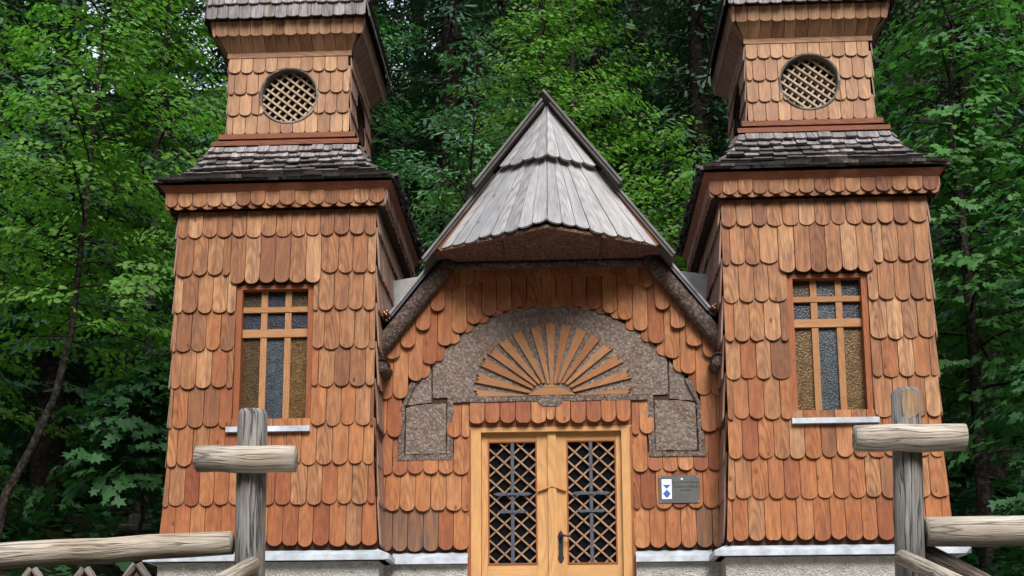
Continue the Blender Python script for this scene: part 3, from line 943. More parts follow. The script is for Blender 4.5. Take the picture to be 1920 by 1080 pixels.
# rows beside the legs of the arch, below it and beside the door
LOW = [(1.765, 2.14), (1.392, 1.765), (1.035, 1.392), (.658, 1.035)]
for s in (-1, 1):
    for k, (vb, vt) in enumerate(LOW):
        W = .1455
        x = .775 + (0 if k % 2 else .5 * W)
        edges = [.775] + ([x] if x > .8 else [])
        while edges[-1] < 1.72: edges.append(edges[-1] + W * rng.uniform(.96, 1.04))
        for a, b in zip(edges, edges[1:]):
            b = min(b, 1.74)
            if b - a < .03: continue
            mid = (a + b) / 2
            v0, v1 = vb, vt
            if k == 0 and a < 1.42 < b and b > 1.45: a = 1.425; mid = (a + b) / 2
            elif k == 0 and .93 < mid < 1.42: continue          # bark leg
            if k == 0 and mid < .93: v0, v1 = 1.75, 2.09
            if k == 1 and .93 < mid < 1.44: v1 = 1.58
            if k == 1 and v1 == 1.58 and b > 1.475:        # closes the strip beside the bark leg
                x0_, x1_ = (1.463, b) if s > 0 else (-b, -1.463)
                g2 = shingle(F0, x0_, x1_, 1.565, 1.79, rng=rng, ext=0, arc=.01, base=.002, tilt=.006, gap=.0005)
                if g2: put('shingle', g2, M['shingle_front'], front)
            lo_, hi_ = (a, b) if s > 0 else (-b, -a)
            geo = shingle(F0, lo_, hi_, v0, v1, rng=rng, ext=0 if v1 in (1.58, 2.09) else .08, arc=.06)
            damp = k == 3 and (mid > 1.3 or (s < 0 and 1.0 < mid < 1.3))
            if geo: put('shingle', geo, M['shingle_stained' if damp else 'shingle_front'], front)
# the row over the door
hd = [-.773, -.624, -.48, -.33, -.183, -.038, .048, .195, .343, .485, .629, .77]
for i, (a, b) in enumerate(zip(hd, hd[1:])):
    geo = shingle(F0, a + .001, b - .001, 1.872 + (.025 if b - a < .1 else 0), 2.11, rng=rng, base=.02, tilt=.03, ext=0, arc=.06)
    if geo: put('shingle', geo, M['shingle_front'], front)
put('lintel_board', fbox(F0, -dw, dw, 1.845, 1.93, -.02, .012, 'u'), M['red_frame'], front)

# ------------------------------------------------------------------ bark arch with the sunburst
def noisy_poly(pts, step=.05, amp=.006, seed=1):
    r_ = random.Random(seed)
    out = []
    for (a, b), (c, d) in zip(pts, pts[1:] + pts[:1]):
        L = math.hypot(c - a, d - b); k = max(1, int(L / step))
        for i in range(k):
            t = i / k
            out.append((a + (c - a) * t + r_.uniform(-amp, amp), b + (d - b) * t + r_.uniform(-amp, amp)))
    return out
ARC_R, ARC_Z = 1.43, 1.62
def arch_pts(x0, x1, n=24):
    return [(x0 + (x1 - x0) * i / n, ARC_Z + math.sqrt(max(ARC_R ** 2 - (x0 + (x1 - x0) * i / n) ** 2, 0))) for i in range(n + 1)]
def bumpy_panel(poly, n0, n1, seed, cell=.035):
    """polygon face cut into a fine grid with uneven relief"""
    import mathutils
    xs = [p[0] for p in poly]; zs = [p[1] for p in poly]
    vs, fs, uv = prism(F0, poly, n0, n1)
    return vs, fs, uv
arch = MB().add(prism(F0, noisy_poly([(-1.13, 2.145)] + [(1.13, 2.145)] + arch_pts(1.13, -1.13, 30), .05, .004, 2), .002, .016)).obj('bark_arch', M['bark'], chapel)
arch['label'] = 'arched panel of grey bark over the door with a wooden sunburst'
for s in (-1, 1):
    def mir(pts): return [(s * a, b) for a, b in (pts if s > 0 else pts[::-1])]
    put('bark_sheet', prism(F0, noisy_poly(mir([(1.145, 2.105), (1.385, 2.075), (1.28, 2.33), (1.145, 2.48)]), .05, .004, 3), .002, .014), M['bark'], arch)
    put('bark_sheet', prism(F0, noisy_poly(mir([(1.0, 1.60), (1.39, 1.595), (1.385, 2.05), (1.30, 2.075), (1.13, 2.085), (1.0, 2.09)]), .05, .004, 4), .002, .018), M['bark'], arch)
    for pts in ([(.935, 1.59), (.99, 1.585), (.985, 2.135), (.93, 2.135)], [(1.405, 1.58), (1.462, 1.58), (1.452, 1.80), (1.402, 1.80)], [(1.40, 1.80), (1.448, 1.80), (1.45, 2.0), (1.395, 2.05)], [(1.395, 2.05), (1.45, 2.0), (1.34, 2.30), (1.29, 2.29)], [(.935, 1.535), (1.468, 1.53), (1.462, 1.582), (.935, 1.588)]):
        put('bark_strip', prism(F0, noisy_poly(mir(pts), .04, .004, int(pts[0][0] * 1000 + pts[0][1] * 77 + s)), .004, .040), M['bark_strip'], arch)
for a, b in ((-.925, -.74), (-.735, -.12), (.13, .52), (.525, .925)):
    put('bark_strip', prism(F0, noisy_poly([(a, 2.088), (b, 2.09), (b, 2.143), (a, 2.143)], .04, .004, int(a * 100)), .006, .05), M['bark_strip'], arch)
put('bark_strip', prism(F0, noisy_poly([(-.118, 2.143), (-.11, 2.083), (-.073, 2.04), (.078, 2.038), (.12, 2.07), (.128, 2.143)], .03, .004, 9), .008, .058), M['bark_strip'], arch)
# sunburst
ends = [(-.735, 2.172), (-.72, 2.335), (-.66, 2.50), (-.575, 2.615), (-.465, 2.715), (-.325, 2.80), (-.142, 2.863), (.012, 2.895), (.172, 2.868), (.325, 2.815), (.46, 2.735), (.585, 2.64), (.69, 2.51), (.775, 2.352), (.785, 2.16)]
hub = (.018, 2.125)
for i, (ex, ez) in enumerate(ends):
    dx, dz = ex - hub[0], ez - hub[1]
    L = math.hypot(dx, dz); dx /= L; dz /= L
    qx, qz = -dz, dx
    r0 = .12 + .10 * abs(math.cos(math.atan2(dz, dx)))
    we, wi_ = .047 + rng.uniform(-.003, .003), .012
    st = [(r0, -wi_), (L, -we)]
    tooth = [(L - .045, -we * .5), (L - .012, -we * .12), (L - .05, we * .25), (L - .018, we * .45), (L - .045, we * .62)] if i % 2 else [(L - .04, -we * .6), (L - .02, -we * .3), (L - .05, 0), (L - .015, we * .3), (L - .04, we * .6)]
    st += tooth + [(L, we), (r0, wi_)]
    poly = [(hub[0] + dx * a + qx * b, hub[1] + dz * a + qz * b) for a, b in st]
    if i == 0: poly = [(a, max(b, 2.148)) for a, b in poly]
    if i == 14: poly = [(a, max(b, 2.146)) for a, b in poly]
    FR = Frame(F0.p(hub[0], hub[1]), (qx, 0, qz), (-0.0 + dx, 0, dz), (0, -1, 0))
    pr = [(-b, a) for a, b in st]
    # frame axes: u = right of the ray, v = along it
    FR = Frame(F0.p(hub[0], hub[1]), (dz, 0, -dx), (dx, 0, dz), (0, -1, 0))
    pr = [(-b, a) for a, b in st][::-1]
    pr = pr[::-1] if False else pr
    if i in (0, 14):
        pass
    k = len(pr)
    geo = prism(FR, pr, .018 + .001 * (i % 3), .036 + .001 * (i % 3))
    geo = ([Vector((p.x, p.y, max(p.z, 2.147))) for p in geo[0]], geo[1], geo[2])
    put('sun_ray', geo, M['ray'], arch)
put('sun_hub', prism(F0, [(-.214, 2.146), (.249, 2.146), (.113, 2.216), (-.085, 2.218)], .04, .058, 'u'), M['ray'], arch)
put('sun_hub', prism(F0, [(-.083, 2.2205), (.111, 2.2185), (.014, 2.258)], .04, .056, 'u'), M['ray'], arch)

# ------------------------------------------------------------------ door
m_d = MB()
for geo in (fbox(F0, -dw, -.665, .0, dh - .03, -.14, .02), fbox(F0, .675, dw, .0, dh - .03, -.14, .02), fbox(F0, -.665, .675, 1.80, dh - .03, -.14, .012, 'u')): m_d.add(geo)
dframe = m_d.obj('door_frame', M['honey'], chapel)
for s, (a, b) in ((-1, (-.785, -.772)), (1, (.772, .785))):
    put('trim_strip', fbox(F0, a - .012, b + .012, .2, dh - .05, .021, .036), M['red_frame'], dframe)
for li, (x0, x1, g0, g1) in enumerate(((-.663, .004, -.604, -.132), (.008, .673, .150, .625))):
    n0, n1 = -.10, -.045
    leaf = put('door_leaf', fbox(F0, x0, x1, .05, .40, n0, n1), M['honey'], chapel, recentre=False)
    zt_, zb_ = 1.722, .528
    for (nm, a, b, c, d, gr, nn) in (('stile', x0, g0, .402, 1.797, 'v', n1), ('stile', g1, x1, .402, 1.797, 'v', n1), ('rail', g0 + .001, g1 - .001, zt_, 1.797, 'u', n1 - .004), ('rail', g0 + .001, g1 - .001, .402, zb_, 'u', n1 - .004)):
        put(nm, fbox(F0, a, b, c, d, n0, nn, gr), M['honey'], leaf)
    # inner bead
    for (a, b, c, d, gr) in ((g0, g0 + .014, zb_, zt_, 'v'), (g1 - .014, g1, zb_, zt_, 'v'), (g0 + .014, g1 - .014, zt_ - .014, zt_, 'u'), (g0 + .014, g1 - .014, zb_, zb_ + .014, 'u')):
        put('bead', fbox(F0, a, b, c, d, -.085, n1 + .004, gr), M['red_frame'], leaf)
    put('pane', fbox(F0, g0 + .002, g1 - .002, zb_, zt_, -.098, -.094), M['glass_dark'], leaf)
    # crossed laths
    for layer, sg in ((0, 1), (1, -1)):
        sl = .93 * sg
        pitch = .1475
        k0 = -8
        for k in range(-6, 16):
            base_v = zb_ + .03 + k * pitch + (0 if li == 0 else .02)
            um = (g0 + g1) / 2
            # line v = base_v + sl*(u-um) clipped to the light
            ua, ub = g0 + .015, g1 - .015
            pts = []
            lo_v, hi_v = zb_ + .015, zt_ - .015
            u_lo, u_hi = um + (lo_v - base_v) / sl, um + (hi_v - base_v) / sl
            ua, ub = max(ua, min(u_lo, u_hi)), min(ub, max(u_lo, u_hi))
            if ub - ua < .03: continue
            va, vb_ = base_v + sl * (ua - um), base_v + sl * (ub - um)
            dd = Vector((ub - ua, vb_ - va)); Ls = dd.length; dd.normalize()
            Fd = Frame(F0.p(ua, va), (dd.y, 0, -dd.x), (dd.x, 0, dd.y), (0, -1, 0))
            put('slat', fbox(Fd, -.0078, .0078, 0, Ls, -.082 + .011 * layer, -.071 + .011 * layer), M['lath'], leaf)
    # wrought-iron double cross
    um = (g0 + g1) / 2 + (.0 if li == 0 else -.005)
    mc = MB().add(prism(F0, [(um - .017, zb_ + .004), (um + .017, zb_ + .004), (um + .015, 1.2), (um + .016, zt_ - .002), (um - .016, zt_ - .002), (um - .015, 1.2)], -.058, -.046))
    for zc_, hw_ in ((1.205, .185), (1.035, .14)):
        mc.add(prism(F0, [(um - hw_, zc_), (um - hw_ + .04, zc_ - .016), (um, zc_ - .011), (um + hw_ - .04, zc_ - .016), (um + hw_, zc_), (um + hw_ - .04, zc_ + .016), (um, zc_ + .011), (um - hw_ + .04, zc_ + .016)], -.047, -.036))
    mc.obj('iron_cross', M['iron'], leaf)
    if li == 1:
        # astragal with its small carved pediment, handle plate and lever
        put('astragal', fbox(F0, -.028, .052, .06, 1.797, -.0445, -.020), M['honey'], leaf)
        put('carved_chevron', prism(F0, [(-.125, 1.235), (-.125, 1.222), (.012, 1.268), (.145, 1.222), (.145, 1.235), (.012, 1.285)], -.046, -.012), M['honey'], leaf)
        hx = .088
        prof = [(.0, .008), (.012, .016), (.03, .024), (.045, .03), (.06, .024), (.09, .021), (.12, .021), (.15, .024), (.17, .020), (.20, .021), (.235, .026), (.255, .03), (.275, .022), (.295, .012), (.305, .004)]
        zz = .54
        polyR = [(hx + w_, zz + a) for a, w_ in prof]; polyL = [(hx - w_, zz + a) for a, w_ in prof[::-1]]
        put('handle_plate', prism(F0, polyR + polyL, -.0455, -.038), M['handle_iron'], leaf)
        put('door_handle', tube([F0.p(hx, zz + .25, -.04), F0.p(hx, zz + .25, .015), F0.p(hx + .03, zz + .253, .02), F0.p(hx + .075, zz + .245, .018), F0.p(hx + .105, zz + .25, .012)], [.012, .012, .011, .009, .006], 8), M['handle_iron'], leaf, True)

# ------------------------------------------------------------------ hood over the front
TIPS = {-1: (1.07, 3.47), 1: (1.10, 3.455)}
zc_low, zc_up = 3.515, 4.262
m_h = MB()
# bark soffit under the prow: the flat underside
pl = [(-1.16, -.33), (0, -.93), (1.16, -.33), (1.08, -.06), (-1.08, -.06)]
vs = [Vector((a, b, 3.475)) for a, b in pl] + [Vector((a, b, 3.505)) for a, b in pl]
m_h.add((vs, [(4, 3, 2, 1, 0), (5, 6, 7, 8, 9)] + [((i + 1) % 5, 5 + (i + 1) % 5, 5 + i, i) for i in range(5)], [(p.x, p.y) for p in vs]))
hood = m_h.obj('gable_hood', M['bark_brown'], chapel)
for x in (-.42, .5):
    put('soffit_batten', tube([(x, -.62, 3.472), (x * 1.0, -.08, 3.472)], .012, 6), M['bark_log'], hood)
def hood_tier(n_half, zb_c, zb_s, yb_c, yb_s, xb, zt_c, zt_s, yt_c, yt_s, xt, prow_out, name):
    for s in (-1, 1):
        for i in range(n_half):
            t0, t1 = i / n_half, (i + 1) / n_half
            e = .003
            def P(t, top):
                if top: return Vector((s * xt * t, yt_c + (yt_s - yt_c) * t, zt_c + (zt_s - zt_c) * t))
                return Vector((s * xb * t, yb_c + (yb_s - yb_c) * t, zb_c + (zb_s - zb_c) * t))
            b0, b1, T0, T1 = P(t0, 0), P(t1, 0), P(t0, 1), P(t1, 1)
            nrm = (b1 - b0).cross(T0 - b0).normalized() * (1 if s > 0 else -1)
            nrm = nrm if nrm.y < 0 else -nrm
            k = len(ARC)
            vs, uv, fs = [], [], []
            arcd = .034
            Ln = (T0 - b0).length
            dn = rng.uniform(-.012, .012)
            th = .018 + rng.uniform(0, .006)
            for layer in (th, 0.0):
                for a in ARC:
                    q = max(.004 if i == 0 else .028, min(.972, (a + 1) / 2))
                    f = (arcd * (1 - math.sqrt(max(1 - a * a, 0))) + dn + .005) / Ln
                    bb = b0.lerp(b1, q); tt = T0.lerp(T1, q)
                    vs.append(bb.lerp(tt, f) + nrm * layer); uv.append((a * (b1 - b0).length / 2, f * Ln))
                for a in ARC:
                    q = max(.004 if i == 0 else .028, min(.972, (a + 1) / 2))
                    vs.append(T0.lerp(T1, q) + nrm * layer); uv.append((a * (T1 - T0).length / 2, Ln))
            K = 2 * k
            for j in range(k - 1):
                fs += [(j, j + 1, k + j + 1, k + j), (K + j, K + j + 1, j + 1, j), (K + k + j, K + k + j + 1, K + j + 1, K + j)]
            fs += [(K, 0, k, K + k), (k - 1, K + k - 1, K + 2 * k - 1, 2 * k - 1)]
            if s < 0: fs = [f[::-1] for f in fs]
            put(name, (vs, fs, uv), M['grey_board'], hood)
hood_tier(8, zc_low, 3.475, -.955, -.385, 1.04, 4.40, 4.40, -.56, -.40, .345, 0, 'hood_board')
hood_tier(4, zc_up, 4.245, -.70, -.455, .47, 4.88, 4.86, -.44, -.43, .01, 0, 'hood_board')

# ------------------------------------------------------------------ main roof
def slab(x0, x1, off, y0, y1, t, s):
    """roof slab parallel to the pitch, from |x| = x0 down to x1, top surface 'off' above the reference pitch"""
    nx, nz = math.sin(math.atan(1.277)), math.cos(math.atan(1.277))
    def P(x, y, o): return Vector((s * (x + nx * o), y, 4.86 - 1.277 * x + nz * o))
    vs = [P(x0, y0, off), P(x1, y0, off), P(x1, y1, off), P(x0, y1, off), P(x0, y0, off - t), P(x1, y0, off - t), P(x1, y1, off - t), P(x0, y1, off - t)]
    fs = [(0, 1, 2, 3), (7, 6, 5, 4), (4, 5, 1, 0), (5, 6, 2, 1), (6, 7, 3, 2), (7, 4, 0, 3)]
    if s < 0: fs = [f[::-1] for f in fs]
    L = (x1 - x0) * 1.62
    uv = [(y0, 0), (y0, L), (y1, L), (y1, 0)] * 2
    return vs, fs, uv
roof = MB().add(slab(.0, 1.62, -.02, -.10, 3.2, .05, -1)).add(slab(.0, 1.62, -.02, -.10, 3.2, .05, 1)).obj('main_roof', M['brown_board'], chapel)
for s in (-1, 1):
    ext = -.085 if s > 0 else -.015
    put('upper_roof_course', slab(ext, .645, .082, -.535, 3.0, .022, s), M['rake_edge'], roof)
    put('upper_roof_course', slab(0.0, .65, .052, -.525, 3.0, .022, s), M['old_roof'], roof)
    put('lower_roof_course', slab(.50, 1.165, .040, -.445, 3.0, .022, s), M['rake_edge'], roof)
    put('lower_roof_course', slab(.50, 1.17, .010, -.435, 3.0, .022, s), M['old_roof'], roof)
    put('rake_board', slab(.02, 1.06, -.016, -.42, -.30, .05, s), M['brown_board'], roof)
    put('rake_board', slab(.02, 1.0, -.068, -.405, -.33, .05, s), M['brown_board'], roof)
    put('eave_course', slab(1.0, 1.515, .03, -.20, 3.0, .022, s), M['roof_shingle'], roof)
    put('eave_course', slab(1.0, 1.52, .003, -.19, 3.0, .020, s), M['dark_metal'], roof)
    # bark-covered rafter log under the slope
    path = [(s * x, -.11, 4.86 - 1.277 * x - .155) for x in (.96, 1.1, 1.25, 1.4, 1.55, 1.70)]
    put('rafter', tube(path, [.082, .085, .082, .086, .083, .085], 12, True, .05, rng), M['bark_log'], chapel, True)
    # gutter with copper rod ends
    gx, gz = s * 1.572, 2.925
    gut = []
    for (y) in (-.17, 1.2):
        gut.append([(gx + .055 * math.cos(a), y, gz + .055 * math.sin(a)) for a in [math.pi + math.pi * i / 8 for i in range(9)]])
    vs = [Vector(p) for ring in gut for p in ring]
    fs = [(i, i + 1, 9 + i + 1, 9 + i) for i in range(8)]
    put('gutter', (vs, fs + [f[::-1] for f in []], [(p.x, p.y) for p in vs]), M['dark_metal'], chapel, True)
    for (dx, dz) in ((-.012, .03), (.012, .045), (.006, .012)):
        put('copper_rod', tube([(gx - s * .0 + dx, -.185, gz + dz), (gx + dx, -.02, gz + dz)], .013, 8), M['copper'], chapel, True)
    # grey sheet closing the gap between roof and tower
    vs = [Vector((s * 1.30, .62, 3.0)), Vector((s * 1.74, .62, 3.0)), Vector((s * 1.74, .62, 3.535)), Vector((s * 1.30, .62, 3.60)), Vector((s * 1.30, .65, 3.0)), Vector((s * 1.74, .65, 3.0)), Vector((s * 1.74, .65, 3.535)), Vector((s * 1.30, .65, 3.60))]
    fs = [(0, 1, 2, 3), (7, 6, 5, 4), (4, 5, 1, 0), (5, 6, 2, 1), (6, 7, 3, 2), (7, 4, 0, 3)]
    if s < 0: fs = [f[::-1] for f in fs]
    put('flashing_sheet', (vs, fs, [(p.x, p.z) for p in vs]), M['sheet'], chapel)
    # purlin log end poking out of the wall
    px_ = s * 1.585
    pur = put('purlin', tube([(px_, .05, 2.385), (px_, -.15, 2.385), (px_, -.30, 2.385)], [.062, .064, .062], 14, True, .03, rng), M['bark_log'], chapel, True, False)
    cap = [(px_ + .078 * math.cos(a), y, 2.385 + .078 * math.sin(a)) for y in (-.33, -.05) for a in [R(20) + R(140) * i / 10 for i in range(11)]]
    vs = [Vector(p) for p in cap]
    put('purlin_cap', (vs, [(i, i + 1, 12 + i, 11 + i) for i in range(10)], [(p.x, p.y) for p in vs]), M['sheet'], pur, True)
# bark-covered wall plate under the soffit
put('wall_plate', tube([(-1.04, -.085, 3.435), (-.5, -.085, 3.44), (0, -.085, 3.437), (.5, -.085, 3.44), (1.04, -.085, 3.435)], [.038, .04, .038, .041, .038], 10, True, .06, rng), M['bark_log'], chapel, True)
# rear body of the chapel, closed
body = MB()
Fbk = Frame((0, 3.1, 0), (-1, 0, 0), (0, 0, 1), (0, 1, 0))
body.add(([Fbk.p(u, v) for u, v in ((-1.7, 0), (1.7, 0), (1.7, 2.6), (0, 4.8), (-1.7, 2.6))], [(0, 1, 2, 3, 4)], [(0, 0)] * 5))
for s in (-1, 1):
    q = [Vector((s * 1.7, 1.0, 0)), Vector((s * 1.7, 3.1, 0)), Vector((s * 1.7, 3.1, 2.65)), Vector((s * 1.7, 1.0, 2.65))]
    body.add((q if s > 0 else q[::-1], [(0, 1, 2, 3)], [(0, 0)] * 4))
body.obj('rear_wall', M['side_shingle'], chapel)

# ------------------------------------------------------------------ plinth and its flashing
plinth = put('plinth', fbox(F0, .79, 1.62, -.4, .52, -.3, .10), M['roughcast'], chapel, recentre=False)
put('plinth_block', fbox(F0, -1.62, -.79, -.4, .52, -.3, .10), M['roughcast'], plinth)
for s in (-1, 1):
    h = 1.02
    Fp = Frame((s * CX, CY, 0), (1, 0, 0), (0, 0, 1), (0, -1, 0))
    put('plinth_block', fbox(Fp, -h, h, -.4, .52, -h, h + .02), M['roughcast'], plinth)
def flash(F, u0, u1, n_in, n_out, z_in, z_out, lip, mitreL=0.0, mitreR=0.0):
    vs = [F.p(u0 + mitreL, z_in, n_in), F.p(u1 - mitreR, z_in, n_in), F.p(u1, z_out, n_out), F.p(u0, z_out, n_out), F.p(u1, z_out - lip, n_out), F.p(u0, z_out - lip, n_out), F.p(u1, z_out - lip, n_out - .05), F.p(u0, z_out - lip, n_out - .05)]
    return vs, [(3, 2, 1, 0), (5, 4, 2, 3), (7, 6, 4, 5), (0, 1, 6, 7), (1, 2, 4, 6), (3, 0, 7, 5)], [(p.x, p.z) for p in vs]
for s in (-1, 1):
    cx = s * CX
    for N, U in (((0, -1, 0), (1, 0, 0)), ((1, 0, 0), (0, 1, 0)), ((-1, 0, 0), (0, -1, 0))):
        Fp = Frame((cx, CY, 0), U, (0, 0, 1), N)
        put('plinth_flashing', flash(Fp, -1.13, 1.13, .98, 1.13, .648, .575, .05, .15, .15), M['flashing'], plinth)
    lo_, hi_ = (.785, 1.50) if s > 0 else (-1.50, -.785)
    put('plinth_flashing', flash(F0, lo_, hi_, .0, .16, .645, .572, .05, 0, 0), M['flashing'], plinth)
put('threshold', fbox(F0, -.80, .80, -.4, .048, -.3, .35), M['roughcast'], plinth)

# ------------------------------------------------------------------ plaque on the wall
pq = tag(empty('plaque', (1.204, -.062, 1.214)), 'small grey metal plaque with a blue and white emblem beside the door', 'plaque')
FQ = Frame((0, 0, 0), (1, 0, 0), (0, 0, 1), (0, -1, 0))
put('plate', fbox(FQ, -.187, .187, -.130, .130, -.008, .0), M['plaque'], pq, recentre=False)
put('emblem_panel', fbox(FQ, -.160, -.068, -.092, .095, .0005, .002), M['plaque_white'], pq)
put('emblem', prism(FQ, [(-.152, .044), (-.114, .002), (-.076, .044)], .002, .003), M['plaque_blue'], pq)
put('emblem', prism(FQ, [(-.114, -.086), (-.076, -.042), (-.114, -.002), (-.152, -.042)], .002, .003), M['plaque_blue'], pq)
for a in (-.175, .175):
    for b in (-.118, .118):
        put('screw', fbox(FQ, a - .005, a + .005, b - .005, b + .005, 0, .003), M['screw'], pq)
for txt, zz, size in (('KULTURNI SPOMENIK', .058, .024), ('RUSKA KAPELA', .014, .034), ('NA VRŠIČU', -.018, .022)):
    cu = bpy.data.curves.new('lettering', 'FONT')
    cu.body = txt; cu.size = size; cu.align_x = 'CENTER'; cu.extrude = .0006
    cu.materials.append(M['plaque_text'])
    t = bpy.data.objects.new('lettering', cu)
    t.location = (.062, -.0018, zz); t.rotation_euler = (R(90), 0, 0)
    t.parent = pq
    col.objects.link(t)
    dg = bpy.context.evaluated_depsgraph_get()
    me_t = bpy.data.meshes.new_from_object(t.evaluated_get(dg))
    loc_, rot_ = t.location.copy(), t.rotation_euler.copy()
    bpy.data.objects.remove(t)
    t = link('lettering', me_t, pq, loc_)
    t.rotation_euler = rot_
put('white_dot', prism(FQ, [(.03 + .011 * math.cos(a), .098 + .008 * math.sin(a)) for a in [2 * math.pi * i / 10 for i in range(10)]], .0005, .002), M['plaque_white'], pq)  # small white disc on the upper part of the plate

# ------------------------------------------------------------------ fences
def log_path(a, b, n=7, wob=.012, rr=rng):
    a, b = Vector(a), Vector(b)
    return [a.lerp(b, i / (n - 1)) + Vector((0, rr.uniform(-wob, wob), rr.uniform(-wob, wob))) * (0 if i in (0, n - 1) else 1) for i in range(n)]
def post_geo(x, y, z0, z1, r, lean=0.0):
    """weathered post, eight-sided with a chamfered top"""
    path = [(x, y, z0), (x + lean * .5, y, (z0 + z1) / 2), (x + lean, y, z1 - .035), (x + lean, y, z1)]
    return tube(path, [r, r * .99, r * .985, r * .80], 10, True, .035, rng)
def fence(loc, label, parts):
    root = tag(empty('log_fence', loc), label, 'fence', 'log fences with cross-topped posts')
    O = Vector(loc)
    for nm, geo, mt in parts:
        vs, fs, uv = geo
        put(nm, ([Vector(v) - O for v in vs], fs, uv), M[mt], root, True)
    return root
gz = ground_z(0, -3.4) - .1
def crack_boxes(): pass
fence((-1.99, -3.4, ground_z(-2, -3.4)), 'log fence whose cross-topped post stands before the tower away from the plaque', [
    ('post', post_geo(-1.985, -3.4, gz, 1.23, .106, -.012), 'post'),
    ('cross_arm', tube(log_path((-2.325, -3.53, .872), (-1.662, -3.53, .862), 6, .006), [.090, .087, .089, .090, .088, .087], 14, True, .03, rng), 'log'),
    ('rail', tube(log_path((-5.2, -3.44, .16), (-2.10, -3.44, .312), 12, .012), [.088, .09, .092, .09, .089, .091, .09, .089, .088, .087, .084, .08], 14, True, .03, rng), 'log'),
    ('hand_rail', tube(log_path((-1.93, -3.52, .16), (-2.55, -8.0, -1.35), 8, .01), [.052, .055, .056, .057, .058, .058, .06, .06], 12, True, .03, rng), 'log'),
    ('post', post_geo(-5.2, -3.44, ground_z(-5.2, -3.44) - .1, .9, .1), 'post'),
])
fence((2.39, -3.4, ground_z(2.4, -3.4)), 'log fence whose split-topped cross post stands before the tower nearest the plaque', [
    ('post', post_geo(2.37, -3.4, gz, 1.303, .101, .045), 'post'),
    ('cross_arm', tube(log_path((2.032, -3.53, .946), (2.743, -3.53, .944), 6, .006), [.088, .092, .09, .093, .092, .089], 14, True, .03, rng), 'log'),
    ('rail', tube(log_path((2.49, -3.42, .336), (5.8, -3.42, .36), 12, .01), [.098, .1, .1, .098, .1, .1, .098, .1, .1, .1, .1, .1], 14, True, .03, rng), 'log'),
    ('hand_rail', tube(log_path((2.30, -3.52, .16), (3.1, -8.0, -1.35), 8, .01), [.052, .055, .056, .057, .058, .058, .06, .06], 12, True, .03, rng), 'log'),
    ('brace', tube(log_path((2.45, -3.32, .245), (3.35, -3.32, -.25), 5, .006), .06, 10, True, .03, rng), 'old_log'),
    ('post', post_geo(5.8, -3.42, ground_z(5.8, -3.42) - .1, .95, .1), 'post'),
])
# pale split-away patch on the post beside the plaque tower is real wood showing: thin splinters
rf = bpy.data.objects['log_fence.001']
zb_ = 1.303 - ground_z(2.4, -3.4)
Fs_ = Frame((.022, -.086, 0), (1, 0, 0), (0, 0, 1), (0, -1, 0))
for a, b, c, d, n_ in ((-.048, -.018, .20, .03, .006), (-.0165, .020, .23, .018, .010), (.028, .058, .21, .026, .007)):
    put('splinter', prism(Fs_, [(a, zb_ - c), (b, zb_ - c + .03), (b + .002, zb_ - .12), (b - .002, zb_ - d), (a + .004, zb_ - d - .012), (a - .002, zb_ - .11)], -.02, n_), M['split_wood'], rf)
put('splinter', prism(Fs_, [(.0195, zb_ - .2), (.0285, zb_ - .19), (.0285, zb_ - .03), (.0195, zb_ - .02)], -.02, .0), M['backing'], rf)  # dark strip standing in for the open crack between the splinters
# a cross-topped post and braces further back, beyond the tower
gzb = ground_z(-5.8, 5.0)
fence((-5.8, 5.0, gzb), 'dark far cross-topped post half hidden under the maple leaves', [
    ('post', post_geo(-5.79, 5.0, gzb - .1, 1.82, .09), 'old_log'),
    ('cross_arm', tube(log_path((-5.96, 4.89, 1.60), (-5.50, 4.89, 1.595), 5, .004), .075, 12, True, .03, rng), 'old_log'),
])
for k, (x, za) in enumerate(((-4.36, .69), (-4.91, .65), (-5.47, .65))):
    yy = 1.2
    g0_ = ground_z(x, yy) - .1
    lab = ['braced grey stake nearest the tower below the long rail', 'middle braced grey stake of three below the long rail', 'braced grey stake farthest from the tower below the long rail'][k]
    root = tag(empty('braced_stake', (x, yy, g0_)), lab, 'stake', 'braced stakes behind the long rail')
    O = Vector((x, yy, g0_))
    for nm, pa, pb, r_ in (('stake', (x, yy, g0_), (x, yy, za - .02), .065), ('brace', (x - .02, yy - .08, za), (x - .36, yy - .08, za - .46), .04), ('brace', (x + .02, yy - .1, za), (x + .36, yy - .1, za - .46), .04)):
        vs, fs, uv = tube(log_path(pa, pb, 4, .004), r_, 8, True, .03, rng)
        put(nm, ([Vector(v) - O for v in vs], fs, uv), M['old_log'], root, True)

# ------------------------------------------------------------------ trees
def unit(a): return a / np.maximum(np.linalg.norm(a, axis=-1, keepdims=True), 1e-9)

LEAF = {
    'beech': (np.array([(0, 0, 0), (.3, -.30, .05), (.68, -.27, .05), (1, 0, -.04), (.68, .27, .05), (.3, .30, .05)]), [(0, 1, 2, 3), (0, 3, 4, 5)]),
    'ash': (np.array([(0, 0, 0), (.45, -.19, .04), (1, 0, -.05), (.45, .19, .04)]), [(0, 1, 2), (0, 2, 3)]),
    'maple': (np.array([(0, 0, 0), (-.08, -.28, 0), (.12, -.52, .02), (.33, -.26, .03), (.68, -.50, .0), (.64, -.20, .03), (1.0, 0, -.06), (.64, .20, .03), (.68, .50, 0), (.33, .26, .03), (.12, .52, .02), (-.08, .28, 0)]), [(0, 1, 2, 3), (0, 3, 4, 5), (0, 5, 6, 7), (0, 7, 8, 9), (0, 9, 10, 11)]),
    'needle': (np.array([(0, -.10, 0), (.6, -.16, .0), (1, 0, 0), (.6, .16, 0), (0, .10, 0)]), [(0, 1, 2, 3, 4)]),
}
